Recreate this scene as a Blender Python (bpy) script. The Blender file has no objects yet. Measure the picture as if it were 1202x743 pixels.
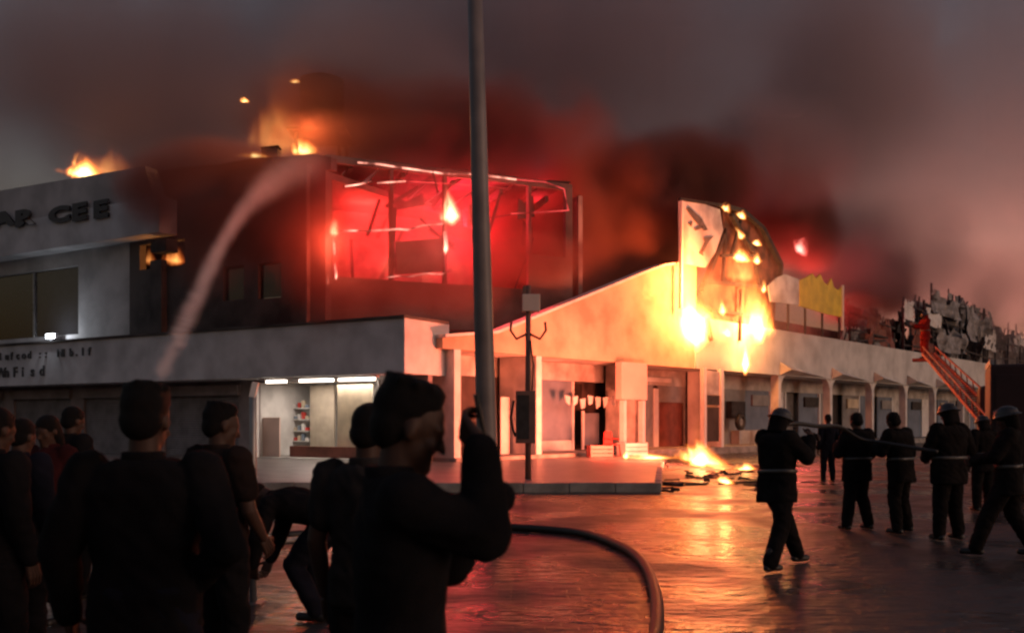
import bpy, bmesh, math, random
from mathutils import Vector, Matrix, noise as mnoise

SC = bpy.context.scene
COL = SC.collection
R = math.radians
random.seed(7)

# ------------------------------------------------------------------ camera
F_PX, HOR, EYE = 1100.0, 493.0, 1.6           # focal length and horizon in photograph pixels, eye height in metres
cam_d = bpy.data.cameras.new('camera')
cam = bpy.data.objects.new('camera', cam_d)
COL.objects.link(cam)
cam.location = (0, 0, EYE)
cam.rotation_euler = (R(90), 0, 0)
cam_d.sensor_width = 36
cam_d.lens = 36 * F_PX / 1202
cam_d.shift_y = (HOR - 371.5) / 1202
cam_d.clip_end = 3000
cam_d.clip_start = 0.05
cam_d.dof.use_dof = True
cam_d.dof.focus_distance = 34
cam_d.dof.aperture_fstop = 3.4
SC.camera = cam

# ------------------------------------------------------------------ dusk sky, last of the sun
W = bpy.data.worlds.new('World')
SC.world = W
W.use_nodes = True
nt = W.node_tree
sky = nt.nodes.new('ShaderNodeTexSky')
sky.sky_type = 'NISHITA'
sky.sun_disc = False
sky.sun_elevation = R(2.0)
sky.sun_rotation = R(115)
sky.dust_density = 4.0
sky.air_density = 1.2
bg = nt.nodes['Background']
tint = nt.nodes.new('ShaderNodeMix')
tint.data_type = 'RGBA'
tint.blend_type = 'MULTIPLY'
tint.inputs['Factor'].default_value = 1.0
tint.inputs[7].default_value = (0.95, 0.82, 1.0, 1)
nt.links.new(sky.outputs[0], tint.inputs[6])
nt.links.new(tint.outputs[2], bg.inputs['Color'])
bg.inputs['Strength'].default_value = 0.15
sun_d = bpy.data.lights.new('sun', 'SUN')
sun_d.energy = 0.30
sun_d.angle = R(25)
sun_d.color = (1.0, 0.82, 0.72)
sun = bpy.data.objects.new('sun', sun_d)
COL.objects.link(sun)
sun.rotation_euler = Vector((-0.90, 0.42, -0.16)).to_track_quat('-Z', 'Y').to_euler()

SC.view_settings.view_transform = 'Standard'
SC.view_settings.look = 'None'
SC.view_settings.exposure = 0.65
SC.view_settings.gamma = 1.0
SC.view_settings.use_curve_mapping = False
SC.render.engine = 'CYCLES'
CY = SC.cycles
CY.use_denoising = True
CY.filter_width = 2.4
CY.max_bounces = 6
CY.diffuse_bounces = 2
CY.glossy_bounces = 3
CY.transmission_bounces = 3
CY.transparent_max_bounces = 12
CY.volume_bounces = 1
CY.volume_step_rate = 3.0
CY.volume_max_steps = 256
CY.sample_clamp_indirect = 4.0
CY.caustics_reflective = False
CY.caustics_refractive = False

# ------------------------------------------------------------------ where things stand
def at(px, py, Y):
    """the point at depth Y (metres from the camera) that the photograph shows at this pixel"""
    return Vector(((px - 601) / F_PX * Y, Y, EYE - (py - HOR) / F_PX * Y))
def ground(px, Y, z=0.0):
    return Vector(((px - 601) / F_PX * Y, Y, z))

CORNER = Vector((-3.44, 30.0, 0))
def frame(origin, ang):
    return Matrix.Translation(origin) @ Matrix.Rotation(ang, 4, 'Z')
ML = frame(CORNER, math.atan2(-0.515, 0.857))      # front of the corner block: x runs right along it, y into the building
MR = frame(CORNER, math.atan2(0.75, 0.661))        # front of the long shop wing
def on(M, px, py, y=0.0):
    """(x, z) on the plane y of a facade frame where the ray of a pixel meets it"""
    Mi = M.inverted()
    o = Mi @ Vector((0, 0, EYE))
    d = Mi.to_3x3() @ Vector(((px - 601) / F_PX, 1.0, -(py - HOR) / F_PX))
    t = (y - o.y) / d.y
    p = o + d * t
    return p.x, p.z
def lx(px, y=0.0): return on(ML, px, HOR, y)[0]
def rx(px, y=0.0): return on(MR, px, HOR, y)[0]
def lz(px, py, y=0.0): return on(ML, px, py, y)[1]
def rz(px, py, y=0.0): return on(MR, px, py, y)[1]

# ------------------------------------------------------------------ materials
MATS = {}
def mat(name, col, rough=0.8, var=0.25, scale=3.0, bump=0.0, bscale=None, metal=0.0, spec=0.5, stain=None, emit=None, estr=0.0, coat=0.0):
    if name in MATS: return MATS[name]
    m = bpy.data.materials.new(name); m.use_nodes = True
    t = m.node_tree; N = t.nodes; L = t.links
    b = N['Principled BSDF']
    b.inputs['Roughness'].default_value = rough
    b.inputs['Metallic'].default_value = metal
    b.inputs['Specular IOR Level'].default_value = spec
    b.inputs['Coat Weight'].default_value = coat
    tc = N.new('ShaderNodeTexCoord')
    n = N.new('ShaderNodeTexNoise'); n.inputs['Scale'].default_value = scale; n.inputs['Detail'].default_value = 5
    L.new(tc.outputs['Object'], n.inputs['Vector'])
    r = N.new('ShaderNodeMix'); r.data_type = 'RGBA'
    c2 = stain if stain else tuple(c * (1 - var) for c in col)
    c1 = tuple(min(1, c * (1 + var * 0.4)) for c in col)
    r.inputs[6].default_value = (*c1, 1); r.inputs[7].default_value = (*c2, 1)
    mr = N.new('ShaderNodeMapRange'); mr.inputs[1].default_value = 0.38; mr.inputs[2].default_value = 0.66
    L.new(n.outputs['Fac'], mr.inputs[0]); L.new(mr.outputs[0], r.inputs['Factor'])
    L.new(r.outputs[2], b.inputs['Base Color'])
    if bump:
        n2 = N.new('ShaderNodeTexNoise'); n2.inputs['Scale'].default_value = bscale or scale * 6; n2.inputs['Detail'].default_value = 6
        L.new(tc.outputs['Object'], n2.inputs['Vector'])
        bp = N.new('ShaderNodeBump'); bp.inputs['Strength'].default_value = bump; bp.inputs['Distance'].default_value = 0.03
        L.new(n2.outputs['Fac'], bp.inputs['Height']); L.new(bp.outputs[0], b.inputs['Normal'])
    if emit:
        b.inputs['Emission Color'].default_value = (*emit, 1); b.inputs['Emission Strength'].default_value = estr
    MATS[name] = m
    return m

PLASTER = mat('pale_plaster', (0.55, 0.53, 0.50), 0.85, 0.3, 1.2, 0.15, stain=(0.33, 0.31, 0.29))
WHITE = mat('white_paint', (0.72, 0.70, 0.68), 0.7, 0.2, 1.5, 0.1)
FASCIA = mat('grey_fascia_paint', (0.64, 0.63, 0.64), 0.75, 0.25, 0.8, 0.1)
BANDM = mat('weathered_sign_band', (0.50, 0.48, 0.48), 0.75, 0.3, 0.7, 0.1)
DARKWALL = mat('grey_maroon_render', (0.30, 0.25, 0.25), 0.9, 0.3, 1.0, 0.1)  # dark grey-maroon render with random mottling
SOOT = mat('sooted_wall', (0.10, 0.085, 0.08), 0.95, 0.5, 0.6, 0.3, stain=(0.03, 0.025, 0.025))
CHAR = mat('charred_metal', (0.035, 0.03, 0.03), 0.8, 0.5, 4.0, 0.4)
STEEL = mat('galvanised_steel', (0.30, 0.30, 0.31), 0.45, 0.3, 2.0, 0.1, metal=0.7)
ASPH = None
POSTM = mat('grey_post_paint', (0.20, 0.165, 0.16), 0.5, 0.35, 1.2, 0.15)
CONC = mat('concrete', (0.30, 0.28, 0.26), 0.8, 0.35, 2.0, 0.3)
WETCONC = mat('wet_concrete', (0.20, 0.18, 0.17), 0.35, 0.35, 1.6, 0.25)
LETTER = mat('dark_letter_paint', (0.045, 0.045, 0.05), 0.6, 0.2, 4.0)
GLASSB = mat('bluish_glass_panel', (0.20, 0.25, 0.32), 0.15, 0.2, 1.0)
FRAMEW = mat('white_aluminium', (0.75, 0.74, 0.73), 0.4, 0.1, 3.0)
SHUT = mat('grey_shutter', (0.30, 0.29, 0.29), 0.5, 0.2, 2.0, metal=0.3)
BROWN = mat('red_brown_panel', (0.22, 0.07, 0.05), 0.7, 0.3, 2.0)
CREAM = mat('cream_panel', (0.62, 0.52, 0.38), 0.7, 0.2, 2.0)
YELLOW = mat('yellow_sign_sheet', (0.75, 0.55, 0.04), 0.55, 0.25, 1.4)
REDP = mat('red_plastic', (0.55, 0.05, 0.04), 0.45, 0.2, 3.0)
BLACK = mat('black_rubber', (0.018, 0.018, 0.018), 0.6, 0.3, 8.0, 0.2)
TRUCKM = mat('dark_red_truck_paint', (0.035, 0.008, 0.008), 0.6, 0.3, 1.5)
LADM = mat('orange_red_ladder_paint', (0.30, 0.06, 0.03), 0.5, 0.3, 3.0)
TUBE = mat('lit_tube', (0.9, 0.9, 0.9), 0.5, 0.0, 1.0, emit=(1.0, 0.82, 0.66), estr=5.0)
LEDM = mat('lit_led', (0.9, 0.9, 0.9), 0.5, 0.0, 1.0, emit=(0.85, 0.92, 1.0), estr=14.0)
EMBER = mat('burning_timber', (0.04, 0.02, 0.02), 0.9, 0.3, 3.0, emit=(1.0, 0.30, 0.20), estr=1.6)

def corrugated(name, col, period=0.2, axis='X', rough=0.5, metal=0.3):
    m = mat(name, col, rough, 0.3, 1.5, metal=metal)
    t = m.node_tree; N = t.nodes; L = t.links
    tc = N.new('ShaderNodeTexCoord'); w = N.new('ShaderNodeTexWave')
    w.bands_direction = axis; w.inputs['Scale'].default_value = 0.314 / period
    L.new(tc.outputs['Object'], w.inputs['Vector'])
    bp = N.new('ShaderNodeBump'); bp.inputs['Strength'].default_value = 0.6; bp.inputs['Distance'].default_value = 0.04
    L.new(w.outputs['Fac'], bp.inputs['Height']); L.new(bp.outputs[0], N['Principled BSDF'].inputs['Normal'])
    return m
ROLLER = corrugated('roller_shutter_metal', (0.26, 0.23, 0.23), 0.09, 'Z')
ROLLERL = corrugated('pale_roller_shutter', (0.34, 0.32, 0.31), 0.09, 'Z')

# ------------------------------------------------------------------ mesh helpers
def new_obj(name, verts, faces, m, parent=None, smooth=False, M=None):
    me = bpy.data.meshes.new(name)
    me.from_pydata([tuple(v) for v in verts], [], faces)
    if m: me.materials.append(m)
    if smooth:
        for p in me.polygons: p.use_smooth = True
    me.update()
    o = bpy.data.objects.new(name, me)
    COL.objects.link(o)
    if parent: o.parent = parent
    if M: o.matrix_local = M
    return o
def tag(o, label=None, cat=None, group=None, kind=None):
    if label: o['label'] = label
    if cat: o['category'] = cat
    if group: o['group'] = group
    if kind: o['kind'] = kind
    return o
def empty(name, M, label=None, cat=None, group=None):
    o = bpy.data.objects.new(name, None)
    o.empty_display_size = 0.2
    COL.objects.link(o)
    o.matrix_world = M
    return tag(o, label, cat, group)
BF = [(0, 3, 2, 1), (4, 5, 6, 7), (0, 1, 5, 4), (1, 2, 6, 5), (2, 3, 7, 6), (3, 0, 4, 7)]
def boxv(x0, x1, y0, y1, z0, z1):
    return [(x0, y0, z0), (x1, y0, z0), (x1, y1, z0), (x0, y1, z0), (x0, y0, z1), (x1, y0, z1), (x1, y1, z1), (x0, y1, z1)]
def box(name, x0, x1, y0, y1, z0, z1, m, parent=None, bev=0.0):
    o = new_obj(name, boxv(x0, x1, y0, y1, z0, z1), BF, m, parent)
    if bev:
        bm = bmesh.new(); bm.from_mesh(o.data)
        bmesh.ops.bevel(bm, geom=list(bm.edges), offset=bev, segments=2, affect='EDGES', profile=0.6)
        bm.to_mesh(o.data); bm.free()
    return o
class MB:
    """collects shapes that together are one part"""
    def __init__(s): s.v = []; s.f = []
    def add(s, v, f):
        k = len(s.v); s.v += [tuple(p) for p in v]; s.f += [tuple(i + k for i in q) for q in f]; return s
    def box(s, *a): return s.add(boxv(*a), BF)
    def bar(s, p0, p1, w, h=None):
        p0, p1 = Vector(p0), Vector(p1); h = h or w
        d = (p1 - p0).normalized(); up = Vector((0, 0, 1)) if abs(d.z) < 0.95 else Vector((0, 1, 0))
        a = d.cross(up).normalized() * w / 2; b = a.cross(d).normalized() * h / 2
        v = [p0 - a - b, p0 + a - b, p0 + a + b, p0 - a + b, p1 - a - b, p1 + a - b, p1 + a + b, p1 - a + b]
        return s.add(v, BF)
    def tube(s, pts, rad, n=8, closed_ends=True):
        pts = [Vector(p) for p in pts]; k = len(pts)
        rad = rad if isinstance(rad, (list, tuple)) else [rad] * k
        v = []; f = []; prev = None
        for i, p in enumerate(pts):
            d = (pts[min(i + 1, k - 1)] - pts[max(i - 1, 0)]).normalized()
            if prev is None:
                u = d.cross(Vector((0, 0, 1)))
                if u.length < 1e-3: u = d.cross(Vector((1, 0, 0)))
                u.normalize()
            else:
                u = (prev - d * prev.dot(d)).normalized()
            prev = u; w = d.cross(u)
            for j in range(n):
                a = 2 * math.pi * j / n
                v.append(p + (u * math.cos(a) + w * math.sin(a)) * rad[i])
        for i in range(k - 1):
            for j in range(n):
                f.append((i * n + j, i * n + (j + 1) % n, (i + 1) * n + (j + 1) % n, (i + 1) * n + j))
        if closed_ends:
            f.append(tuple(range(n - 1, -1, -1))); f.append(tuple(range((k - 1) * n, k * n)))
        return s.add(v, f)
    def prism(s, poly, y0, y1):
        """polygon in x,z pushed from y0 to y1"""
        n = len(poly)
        v = [(x, y0, z) for x, z in poly] + [(x, y1, z) for x, z in poly]
        f = [tuple(range(n)), tuple(range(2 * n - 1, n - 1, -1))] + [(i + n, (i + 1) % n + n, (i + 1) % n, i) for i in range(n)]
        return s.add(v, f)
    def build(s, name, m, parent=None, smooth=False, M=None):
        return new_obj(name, s.v, s.f, m, parent, smooth, M)
def wall(name, x0, x1, y0, y1, z0, z1, holes, m, parent):
    """a wall slab in x,z with rectangular openings, without inner faces"""
    xs = sorted({x0, x1, *[h[0] for h in holes], *[h[1] for h in holes]}); xs = [x for x in xs if x0 <= x <= x1]
    zs = sorted({z0, z1, *[h[2] for h in holes], *[h[3] for h in holes]}); zs = [z for z in zs if z0 <= z <= z1]
    def solid(i, j):
        if not (0 <= i < len(xs) - 1 and 0 <= j < len(zs) - 1): return False
        cx, cz = (xs[i] + xs[i + 1]) / 2, (zs[j] + zs[j + 1]) / 2
        return not any(h[0] < cx < h[1] and h[2] < cz < h[3] for h in holes)
    b = MB()
    for i in range(len(xs) - 1):
        for j in range(len(zs) - 1):
            if not solid(i, j): continue
            v = boxv(xs[i], xs[i + 1], y0, y1, zs[j], zs[j + 1])
            f = [BF[2], BF[4]]
            if not solid(i - 1, j): f.append(BF[5])
            if not solid(i + 1, j): f.append(BF[3])
            if not solid(i, j - 1): f.append(BF[0])
            if not solid(i, j + 1): f.append(BF[1])
            b.add(v, f)
    return b.build(name, m, parent)
def text_mesh(name, s, size, m, parent, M, depth=0.03, bold=0.0):
    cu = bpy.data.curves.new(name, 'FONT'); cu.body = s; cu.size = size; cu.extrude = depth; cu.offset = bold
    o = bpy.data.objects.new('tmp', cu); COL.objects.link(o)
    dg = bpy.context.evaluated_depsgraph_get()
    me = bpy.data.meshes.new_from_object(o.evaluated_get(dg))
    bpy.data.objects.remove(o); me.name = name; me.materials.clear(); me.materials.append(m)
    r = bpy.data.objects.new(name, me); COL.objects.link(r)
    r.parent = parent; r.matrix_local = M
    return r
def point_light(name, loc, energy, col, radius=0.4, parent=None):
    energy *= 0.85
    d = bpy.data.lights.new(name, 'POINT'); d.energy = energy; d.color = col; d.shadow_soft_size = radius
    o = bpy.data.objects.new(name, d); COL.objects.link(o)
    o.location = loc
    if parent:
        o.parent = parent; o.matrix_parent_inverse = parent.matrix_world.inverted()
    return o

def spot_light(name, loc, aim, energy, col, radius=0.4, ang=165):
    energy *= 0.80
    d = bpy.data.lights.new(name, 'SPOT'); d.energy = energy; d.color = col; d.shadow_soft_size = radius; d.spot_size = R(ang); d.spot_blend = 0.8
    o = bpy.data.objects.new(name, d); COL.objects.link(o)
    o.location = loc; o.rotation_euler = Vector(aim).to_track_quat('-Z', 'Y').to_euler()
    return o

# ================================================================== SETTING: wet road, pavement
def wet_road():
    m = bpy.data.materials.new('wet_asphalt'); m.use_nodes = True
    t = m.node_tree; N = t.nodes; L = t.links; b = N['Principled BSDF']
    tc = N.new('ShaderNodeTexCoord')
    n = N.new('ShaderNodeTexNoise'); n.inputs['Scale'].default_value = 0.55; n.inputs['Detail'].default_value = 6
    L.new(tc.outputs['Object'], n.inputs['Vector'])
    c = N.new('ShaderNodeMix'); c.data_type = 'RGBA'
    c.inputs[6].default_value = (0.060, 0.052, 0.048, 1); c.inputs[7].default_value = (0.028, 0.025, 0.024, 1)
    L.new(n.outputs['Fac'], c.inputs['Factor']); L.new(c.outputs[2], b.inputs['Base Color'])
    rr = N.new('ShaderNodeMapRange'); rr.inputs[1].default_value = 0.40; rr.inputs[2].default_value = 0.62
    rr.inputs[3].default_value = 0.14; rr.inputs[4].default_value = 0.55
    L.new(n.outputs['Fac'], rr.inputs[0]); L.new(rr.outputs[0], b.inputs['Roughness'])
    b.inputs['IOR'].default_value = 1.5
    mp = N.new('ShaderNodeMapping'); mp.inputs['Scale'].default_value = (1.3, 2.6, 1.0)
    L.new(tc.outputs['Object'], mp.inputs['Vector'])
    n2 = N.new('ShaderNodeTexNoise'); n2.inputs['Scale'].default_value = 2.6; n2.inputs['Detail'].default_value = 3
    L.new(mp.outputs[0], n2.inputs['Vector'])
    n3 = N.new('ShaderNodeTexNoise'); n3.inputs['Scale'].default_value = 42; n3.inputs['Detail'].default_value = 4
    L.new(tc.outputs['Object'], n3.inputs['Vector'])
    br = N.new('ShaderNodeTexBrick'); br.inputs['Scale'].default_value = 1.0; br.inputs['Brick Width'].default_value = 0.26; br.inputs['Row Height'].default_value = 0.13
    br.inputs['Mortar Size'].default_value = 0.010; br.inputs['Mortar Smooth'].default_value = 0.3; br.inputs['Color1'].default_value = (0.7, 0.7, 0.7, 1); br.inputs['Color2'].default_value = (1, 1, 1, 1); br.inputs['Mortar'].default_value = (0, 0, 0, 1)
    L.new(tc.outputs['Object'], br.inputs['Vector'])
    b1 = N.new('ShaderNodeBump'); b1.inputs['Strength'].default_value = 0.75; b1.inputs['Distance'].default_value = 0.06
    b3 = N.new('ShaderNodeBump'); b3.inputs['Distance'].default_value = 0.02
    dry = N.new('ShaderNodeMapRange'); dry.inputs[1].default_value = 0.42; dry.inputs[2].default_value = 0.58; dry.inputs[3].default_value = 0.12; dry.inputs[4].default_value = 0.8
    L.new(n.outputs['Fac'], dry.inputs[0]); L.new(dry.outputs[0], b3.inputs['Strength'])
    b2 = N.new('ShaderNodeBump'); b2.inputs['Strength'].default_value = 0.3; b2.inputs['Distance'].default_value = 0.01
    L.new(n2.outputs['Fac'], b1.inputs['Height']); L.new(n3.outputs['Fac'], b2.inputs['Height']); L.new(br.outputs['Color'], b3.inputs['Height'])
    L.new(b1.outputs[0], b3.inputs['Normal']); L.new(b3.outputs[0], b2.inputs['Normal']); L.new(b2.outputs[0], b.inputs['Normal'])
    return m
ASPH = wet_road()
g = new_obj('road', [(-400, -60, 0), (400, -60, 0), (400, 900, 0), (-400, 900, 0)], [(0, 1, 2, 3)], ASPH)
tag(g, 'wet dark road reflecting the fire', 'road', kind='structure')

pv = MB()
poly = [(-26, 21.4), (3.17, 20.85), (4.4, 28), (6.5, 39), (-3, 36.5), (-26, 43)]
n = len(poly)
pv.add([(x, y, 0.0) for x, y in poly] + [(x, y, 0.2) for x, y in poly],
       [tuple(range(n, 2 * n))] + [(i, (i + 1) % n, (i + 1) % n + n, i + n) for i in range(n)])
pav = pv.build('pavement', WETCONC)
tag(pav, 'raised wet pavement before the shop fronts', 'pavement', kind='structure')
def kerb_run(a, b, n0):
    a, b = Vector(a), Vector(b); d = b - a; k = max(1, round(d.length / 1.0)); L_ = d.length / k
    ang = math.atan2(d.y, d.x)
    me = None
    for i in range(k):
        p = a + d * (i / k)
        if me is None:
            o = box('kerb_stone', 0.008, L_ - 0.008, 0, 0.16, 0.0, 0.215, CONC, pav, bev=0.015); me = o.data
        else:
            o = bpy.data.objects.new('kerb_stone', me); COL.objects.link(o); o.parent = pav
        o.matrix_local = Matrix.Translation((p.x, p.y, random.uniform(-0.012, 0.008))) @ Matrix.Rotation(ang + random.uniform(-.008, .008), 4, 'Z')
kerb_run((-14, 21.0), (3.3, 20.69), 17)
kerb_run((3.30, 20.7), (4.5, 28), 8)

# ================================================================== CORNER BLOCK (long name band, canopy band, burning upper floor)
blk = empty('market_building', ML, 'grey corner building with dark letters on its top band, upper floor burning red', 'building')
XL = -46.0
GY = 1.3
shop0, shop1 = lx(300, GY), lx(446, GY)
# ground floor
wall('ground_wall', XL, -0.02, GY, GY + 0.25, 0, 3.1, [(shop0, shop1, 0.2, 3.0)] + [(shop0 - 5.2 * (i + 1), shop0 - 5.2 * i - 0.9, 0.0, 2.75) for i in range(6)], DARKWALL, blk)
for i in range(6):
    box('roller_shutter', shop0 - 5.2 * (i + 1) + 0.02, shop0 - 5.2 * i - 0.92, GY + 0.10, GY + 0.16, 0.0, 2.74, ROLLER, blk)
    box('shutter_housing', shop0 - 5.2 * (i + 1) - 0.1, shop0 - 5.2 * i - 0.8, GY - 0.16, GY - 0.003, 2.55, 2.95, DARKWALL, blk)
# lit shop
sh = wall('shop_room', shop0 - 0.3, shop1 + 0.3, GY + 3.2, GY + 3.3, 0.2, 3.05, [], WHITE, blk)
box('shop_side_wall', shop0 - 0.35, shop0 - 0.25, GY + 0.25, GY + 3.2, 0.2, 3.05, WHITE, blk)
box('shop_side_wall', shop1 + 0.25, shop1 + 0.35, GY + 0.25, GY + 3.2, 0.2, 3.05, WHITE, blk)
box('shop_floor', shop0 - 0.3, shop1 + 0.3, GY - 0.3, GY + 3.2, 0.05, 0.215, CONC, blk)
box('shop_ceiling', shop0 - 0.3, shop1 + 0.3, GY + 0.25, GY + 3.3, 3.05, 3.09, WHITE, blk)
box('door_frame', shop0 + 0.0, shop0 + 0.07, GY - 0.08, GY + 0.1, 0.2, 3.0, FRAMEW, blk)
box('door_frame', shop1 - 0.07, shop1, GY - 0.08, GY + 0.1, 0.2, 3.0, FRAMEW, blk)
PINKP = mat('pale_pink_poster', (0.75, 0.55, 0.48), 0.6, 0.1, 1.0)
GREYP = mat('beige_shelf_board', (0.42, 0.36, 0.28), 0.7, 0.2, 2.0)
def lfx(px, y): return lx(px, y)
box('poster_board', lx(304, GY + 0.6), lx(328, GY + 0.6), GY + 0.6, GY + 0.66, 0.215, lz(315, 490, GY + 0.6), PINKP, blk)
box('wall_panel', lx(331, GY + 2.6), lx(345, GY + 2.6), GY + 2.6, GY + 2.68, 0.215, 2.9, GREYP, blk)
box('wall_panel', lx(364, GY + 2.2), lx(392, GY + 2.2), GY + 2.2, GY + 2.28, 0.215, 2.95, GREYP, blk)
box('wall_panel', lx(396, GY + 1.2), lx(436, GY + 1.2), GY + 1.2, GY + 1.28, 0.215, 2.9, CREAM, blk)
for k, zz in enumerate((0.75, 1.15, 1.6, 2.05)):
    box('shelf', lx(345, GY + 2.3), lx(364, GY + 2.3), GY + 2.2, GY + 2.6, zz, zz + 0.04, WHITE, blk)
    for q in range(4):
        x0 = lx(346 + q * 4.4, GY + 2.3)
        box('goods_box', x0, x0 + 0.11, GY + 2.25, GY + 2.4, zz + 0.045, zz + 0.16 + 0.08 * ((q * 7 + k * 3) % 3), [REDP, CREAM, GLASSB, WHITE][(q + k) % 4], blk)
box('counter', lx(340, GY + 0.9), lx(430, GY + 0.9), GY + 0.9, GY + 1.15, 0.215, 0.62, BROWN, blk)
for a, b_ in ((313, 336), (352, 391), (398, 440)):
    box('light_tube', lx(a, 0.5), lx(b_, 0.5), 0.46, 0.54, 2.93, 3.02, TUBE, blk)
box('tube_batten', lx(306, 0.5), lx(444, 0.5), 0.42, 0.58, 3.03, 3.098, FRAMEW, blk)
ls = bpy.data.lights.new('shop_lamp', 'AREA'); ls.energy = 80; ls.color = (1.0, 0.84, 0.72); ls.shape = 'RECTANGLE'; ls.size = 4.2; ls.size_y = 0.5
lo = bpy.data.objects.new('shop_lamp', ls); COL.objects.link(lo); lo.parent = blk; lo.location = ((shop0 + shop1) / 2, GY + 1.2, 2.98)
# canopy band
box('canopy_band', XL, 0, 0, 2.5, 3.1, 4.88, FASCIA, blk, bev=0.02)
box('canopy_ledge', XL, 0.06, -0.10, 2.4, 4.883, 4.96, SOOT, blk)
# unreadable two-line lettering on the canopy band
def row(s, px0, px1, py0, py1, parent):
    x0, z0 = on(ML, px0, py1); x1, z1 = on(ML, px1, py0)
    w = (x1 - x0) / len(s)
    for i, ch in enumerate(s):
        if ch == ' ': continue
        text_mesh('letter', ch, (z1 - z0) * 1.25, LETTER, parent, Matrix.Translation((x0 + w * i, -0.035, z0)) @ Matrix.Rotation(R(90), 4, 'X') @ Matrix.Scale(min(1.2, w / (z1 - z0) * 1.5), 4, (1, 0, 0)), 0.02, 0.012)
row('ulufcod :: Nlb.lf', -6, 112, 406, 423, blk)
row('WnFisd', -4, 58, 427, 443, blk)
# lamp glowing on the canopy ledge
lp = empty('flood_lamp', Matrix.Identity(4), 'small white flood lamp glowing on the grey canopy ledge', 'lamp')
px_, pz_ = on(ML, 58, 386, 0.15)
lp.matrix_world = ML @ Matrix.Translation((px_, 0.15, 4.96))
box('lamp_housing', -0.32, 0.32, 0.05, 0.22, 0.10, 0.34, STEEL, lp, bev=0.02)
box('lamp_bracket', -0.06, 0.06, 0.02, 0.12, 0.0, 0.10, STEEL, lp)
box('lamp_lens', -0.29, 0.29, 0.025, 0.047, 0.13, 0.31, LEDM, lp)
point_light('flood_light', ML @ Vector((px_ + 0.3, -0.15, 5.35)), 45, (0.85, 0.92, 1.0), 0.08, lp)
# upper wall with window openings
UY = 0.7
wx0, wx1 = lx(-60, UY), lx(92, UY)
fx0, fx1 = lx(164, UY), lx(217, UY)
fz0, fz1 = lz(190, 314, UY), lz(190, 284, UY)
xe = lx(382, UY)
xm = lx(152, UY)
wall('upper_wall', XL, xm, UY, UY + 0.3, 4.97, 10.3, [(wx0, wx1, 5.25, lz(60, 316, UY))], BANDM, blk)
wall('sooted_wall', xm + 0.002, xe, UY, UY + 0.3, 4.97, 10.3,
     [(fx0, fx1, fz0, fz1), (lx(262, UY), lx(286, UY), lz(275, 352, UY), lz(275, 312, UY)), (lx(303, UY), lx(330, UY), lz(315, 350, UY), lz(315, 308, UY))], SOOT, blk)
box('dark_window', wx0 + 0.02, wx1 - 0.02, UY + 0.16, UY + 0.2, 5.26, lz(60, 316, UY) - 0.02, mat('dark_glass', (0.03, 0.03, 0.035), 0.12, 0.1), blk)
for k in range(4):
    xx = wx0 + (wx1 - wx0) * k / 3
    box('window_mullion', max(wx0 + 0.02, xx - 0.04), min(wx1 - 0.02, xx + 0.04), UY + 0.08, UY + 0.155, 5.26, lz(60, 316, UY) - 0.03, STEEL, blk)
for a, b_ in ((262, 286), (303, 330)):
    box('window_pane', lx(a, UY) + 0.02, lx(b_, UY) - 0.02, UY + 0.14, UY + 0.17, lz(300, 350, UY), lz(300, 312, UY), MATS['dark_glass'], blk)
# name band in two layers with big dark letters
bx = lx(184, -0.25)
box('lower_name_band', XL, bx, -0.14, UY - 0.003, 8.8, 10.2, FASCIA, blk, bev=0.02)
up = MB(); up.prism([(XL, 10.203), (bx - 0.4, 10.203), (bx - 0.9, 11.45), (XL, 11.95 + (XL - lx(0)) * -0.02)], -0.10, 0.5)
up.build('upper_name_band', BANDM, blk)
def big_letter(ch, a, b_, y0, y1):
    x0, z0 = on(ML, a, y1, -0.22); x1, z1 = on(ML, b_, y0, -0.22)
    h = z1 - z0
    text_mesh('letter', ch, h * 1.38, LETTER, blk, Matrix.Translation((x0, -0.22, z0)) @ Matrix.Rotation(R(90), 4, 'X') @ Matrix.Scale((x1 - x0) / (h * 0.86), 4, (1, 0, 0)), 0.045, 0.05)
for ch, a, b_, y0, y1 in (('A', -8, 14, 247, 267), ('R', 18, 39, 244, 266), ('C', 58, 79, 241, 262), ('E', 85, 106, 236, 259), ('E', 110, 131, 233, 256)):
    big_letter(ch, a, b_, y0, y1)
# roof behind the name band, burnt parapet to the right
box('roof_slab', XL, xe, UY + 0.31, 14, 10.05, 10.29, SOOT, blk)
pw = MB(); p0 = lx(180, 0.9); p1 = lx(392, 0.9)
top = [(px, py) for px, py in ((180, 204), (215, 198), (260, 194), (300, 187), (340, 185), (372, 182), (392, 186))]
pts = [on(ML, a, b_, 0.9) for a, b_ in top]
pw.prism([(p0, 10.31), (p1, 10.31)] + pts[::-1], 0.75, 1.05)
pw.build('burnt_parapet', SOOT, blk)
# AC unit and pipe before the glowing window
ac = box('air_conditioner', lx(179, 0.2), lx(197, 0.2), 0.1, 0.69, lz(188, 296, 0.2), lz(188, 281, 0.2), CHAR, blk, bev=0.03)
box('drain_pipe', lx(177, 0.45), lx(190, 0.45), 0.42, 0.69, 4.97, lz(188, 303, 0.2), SOOT, blk)

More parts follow.
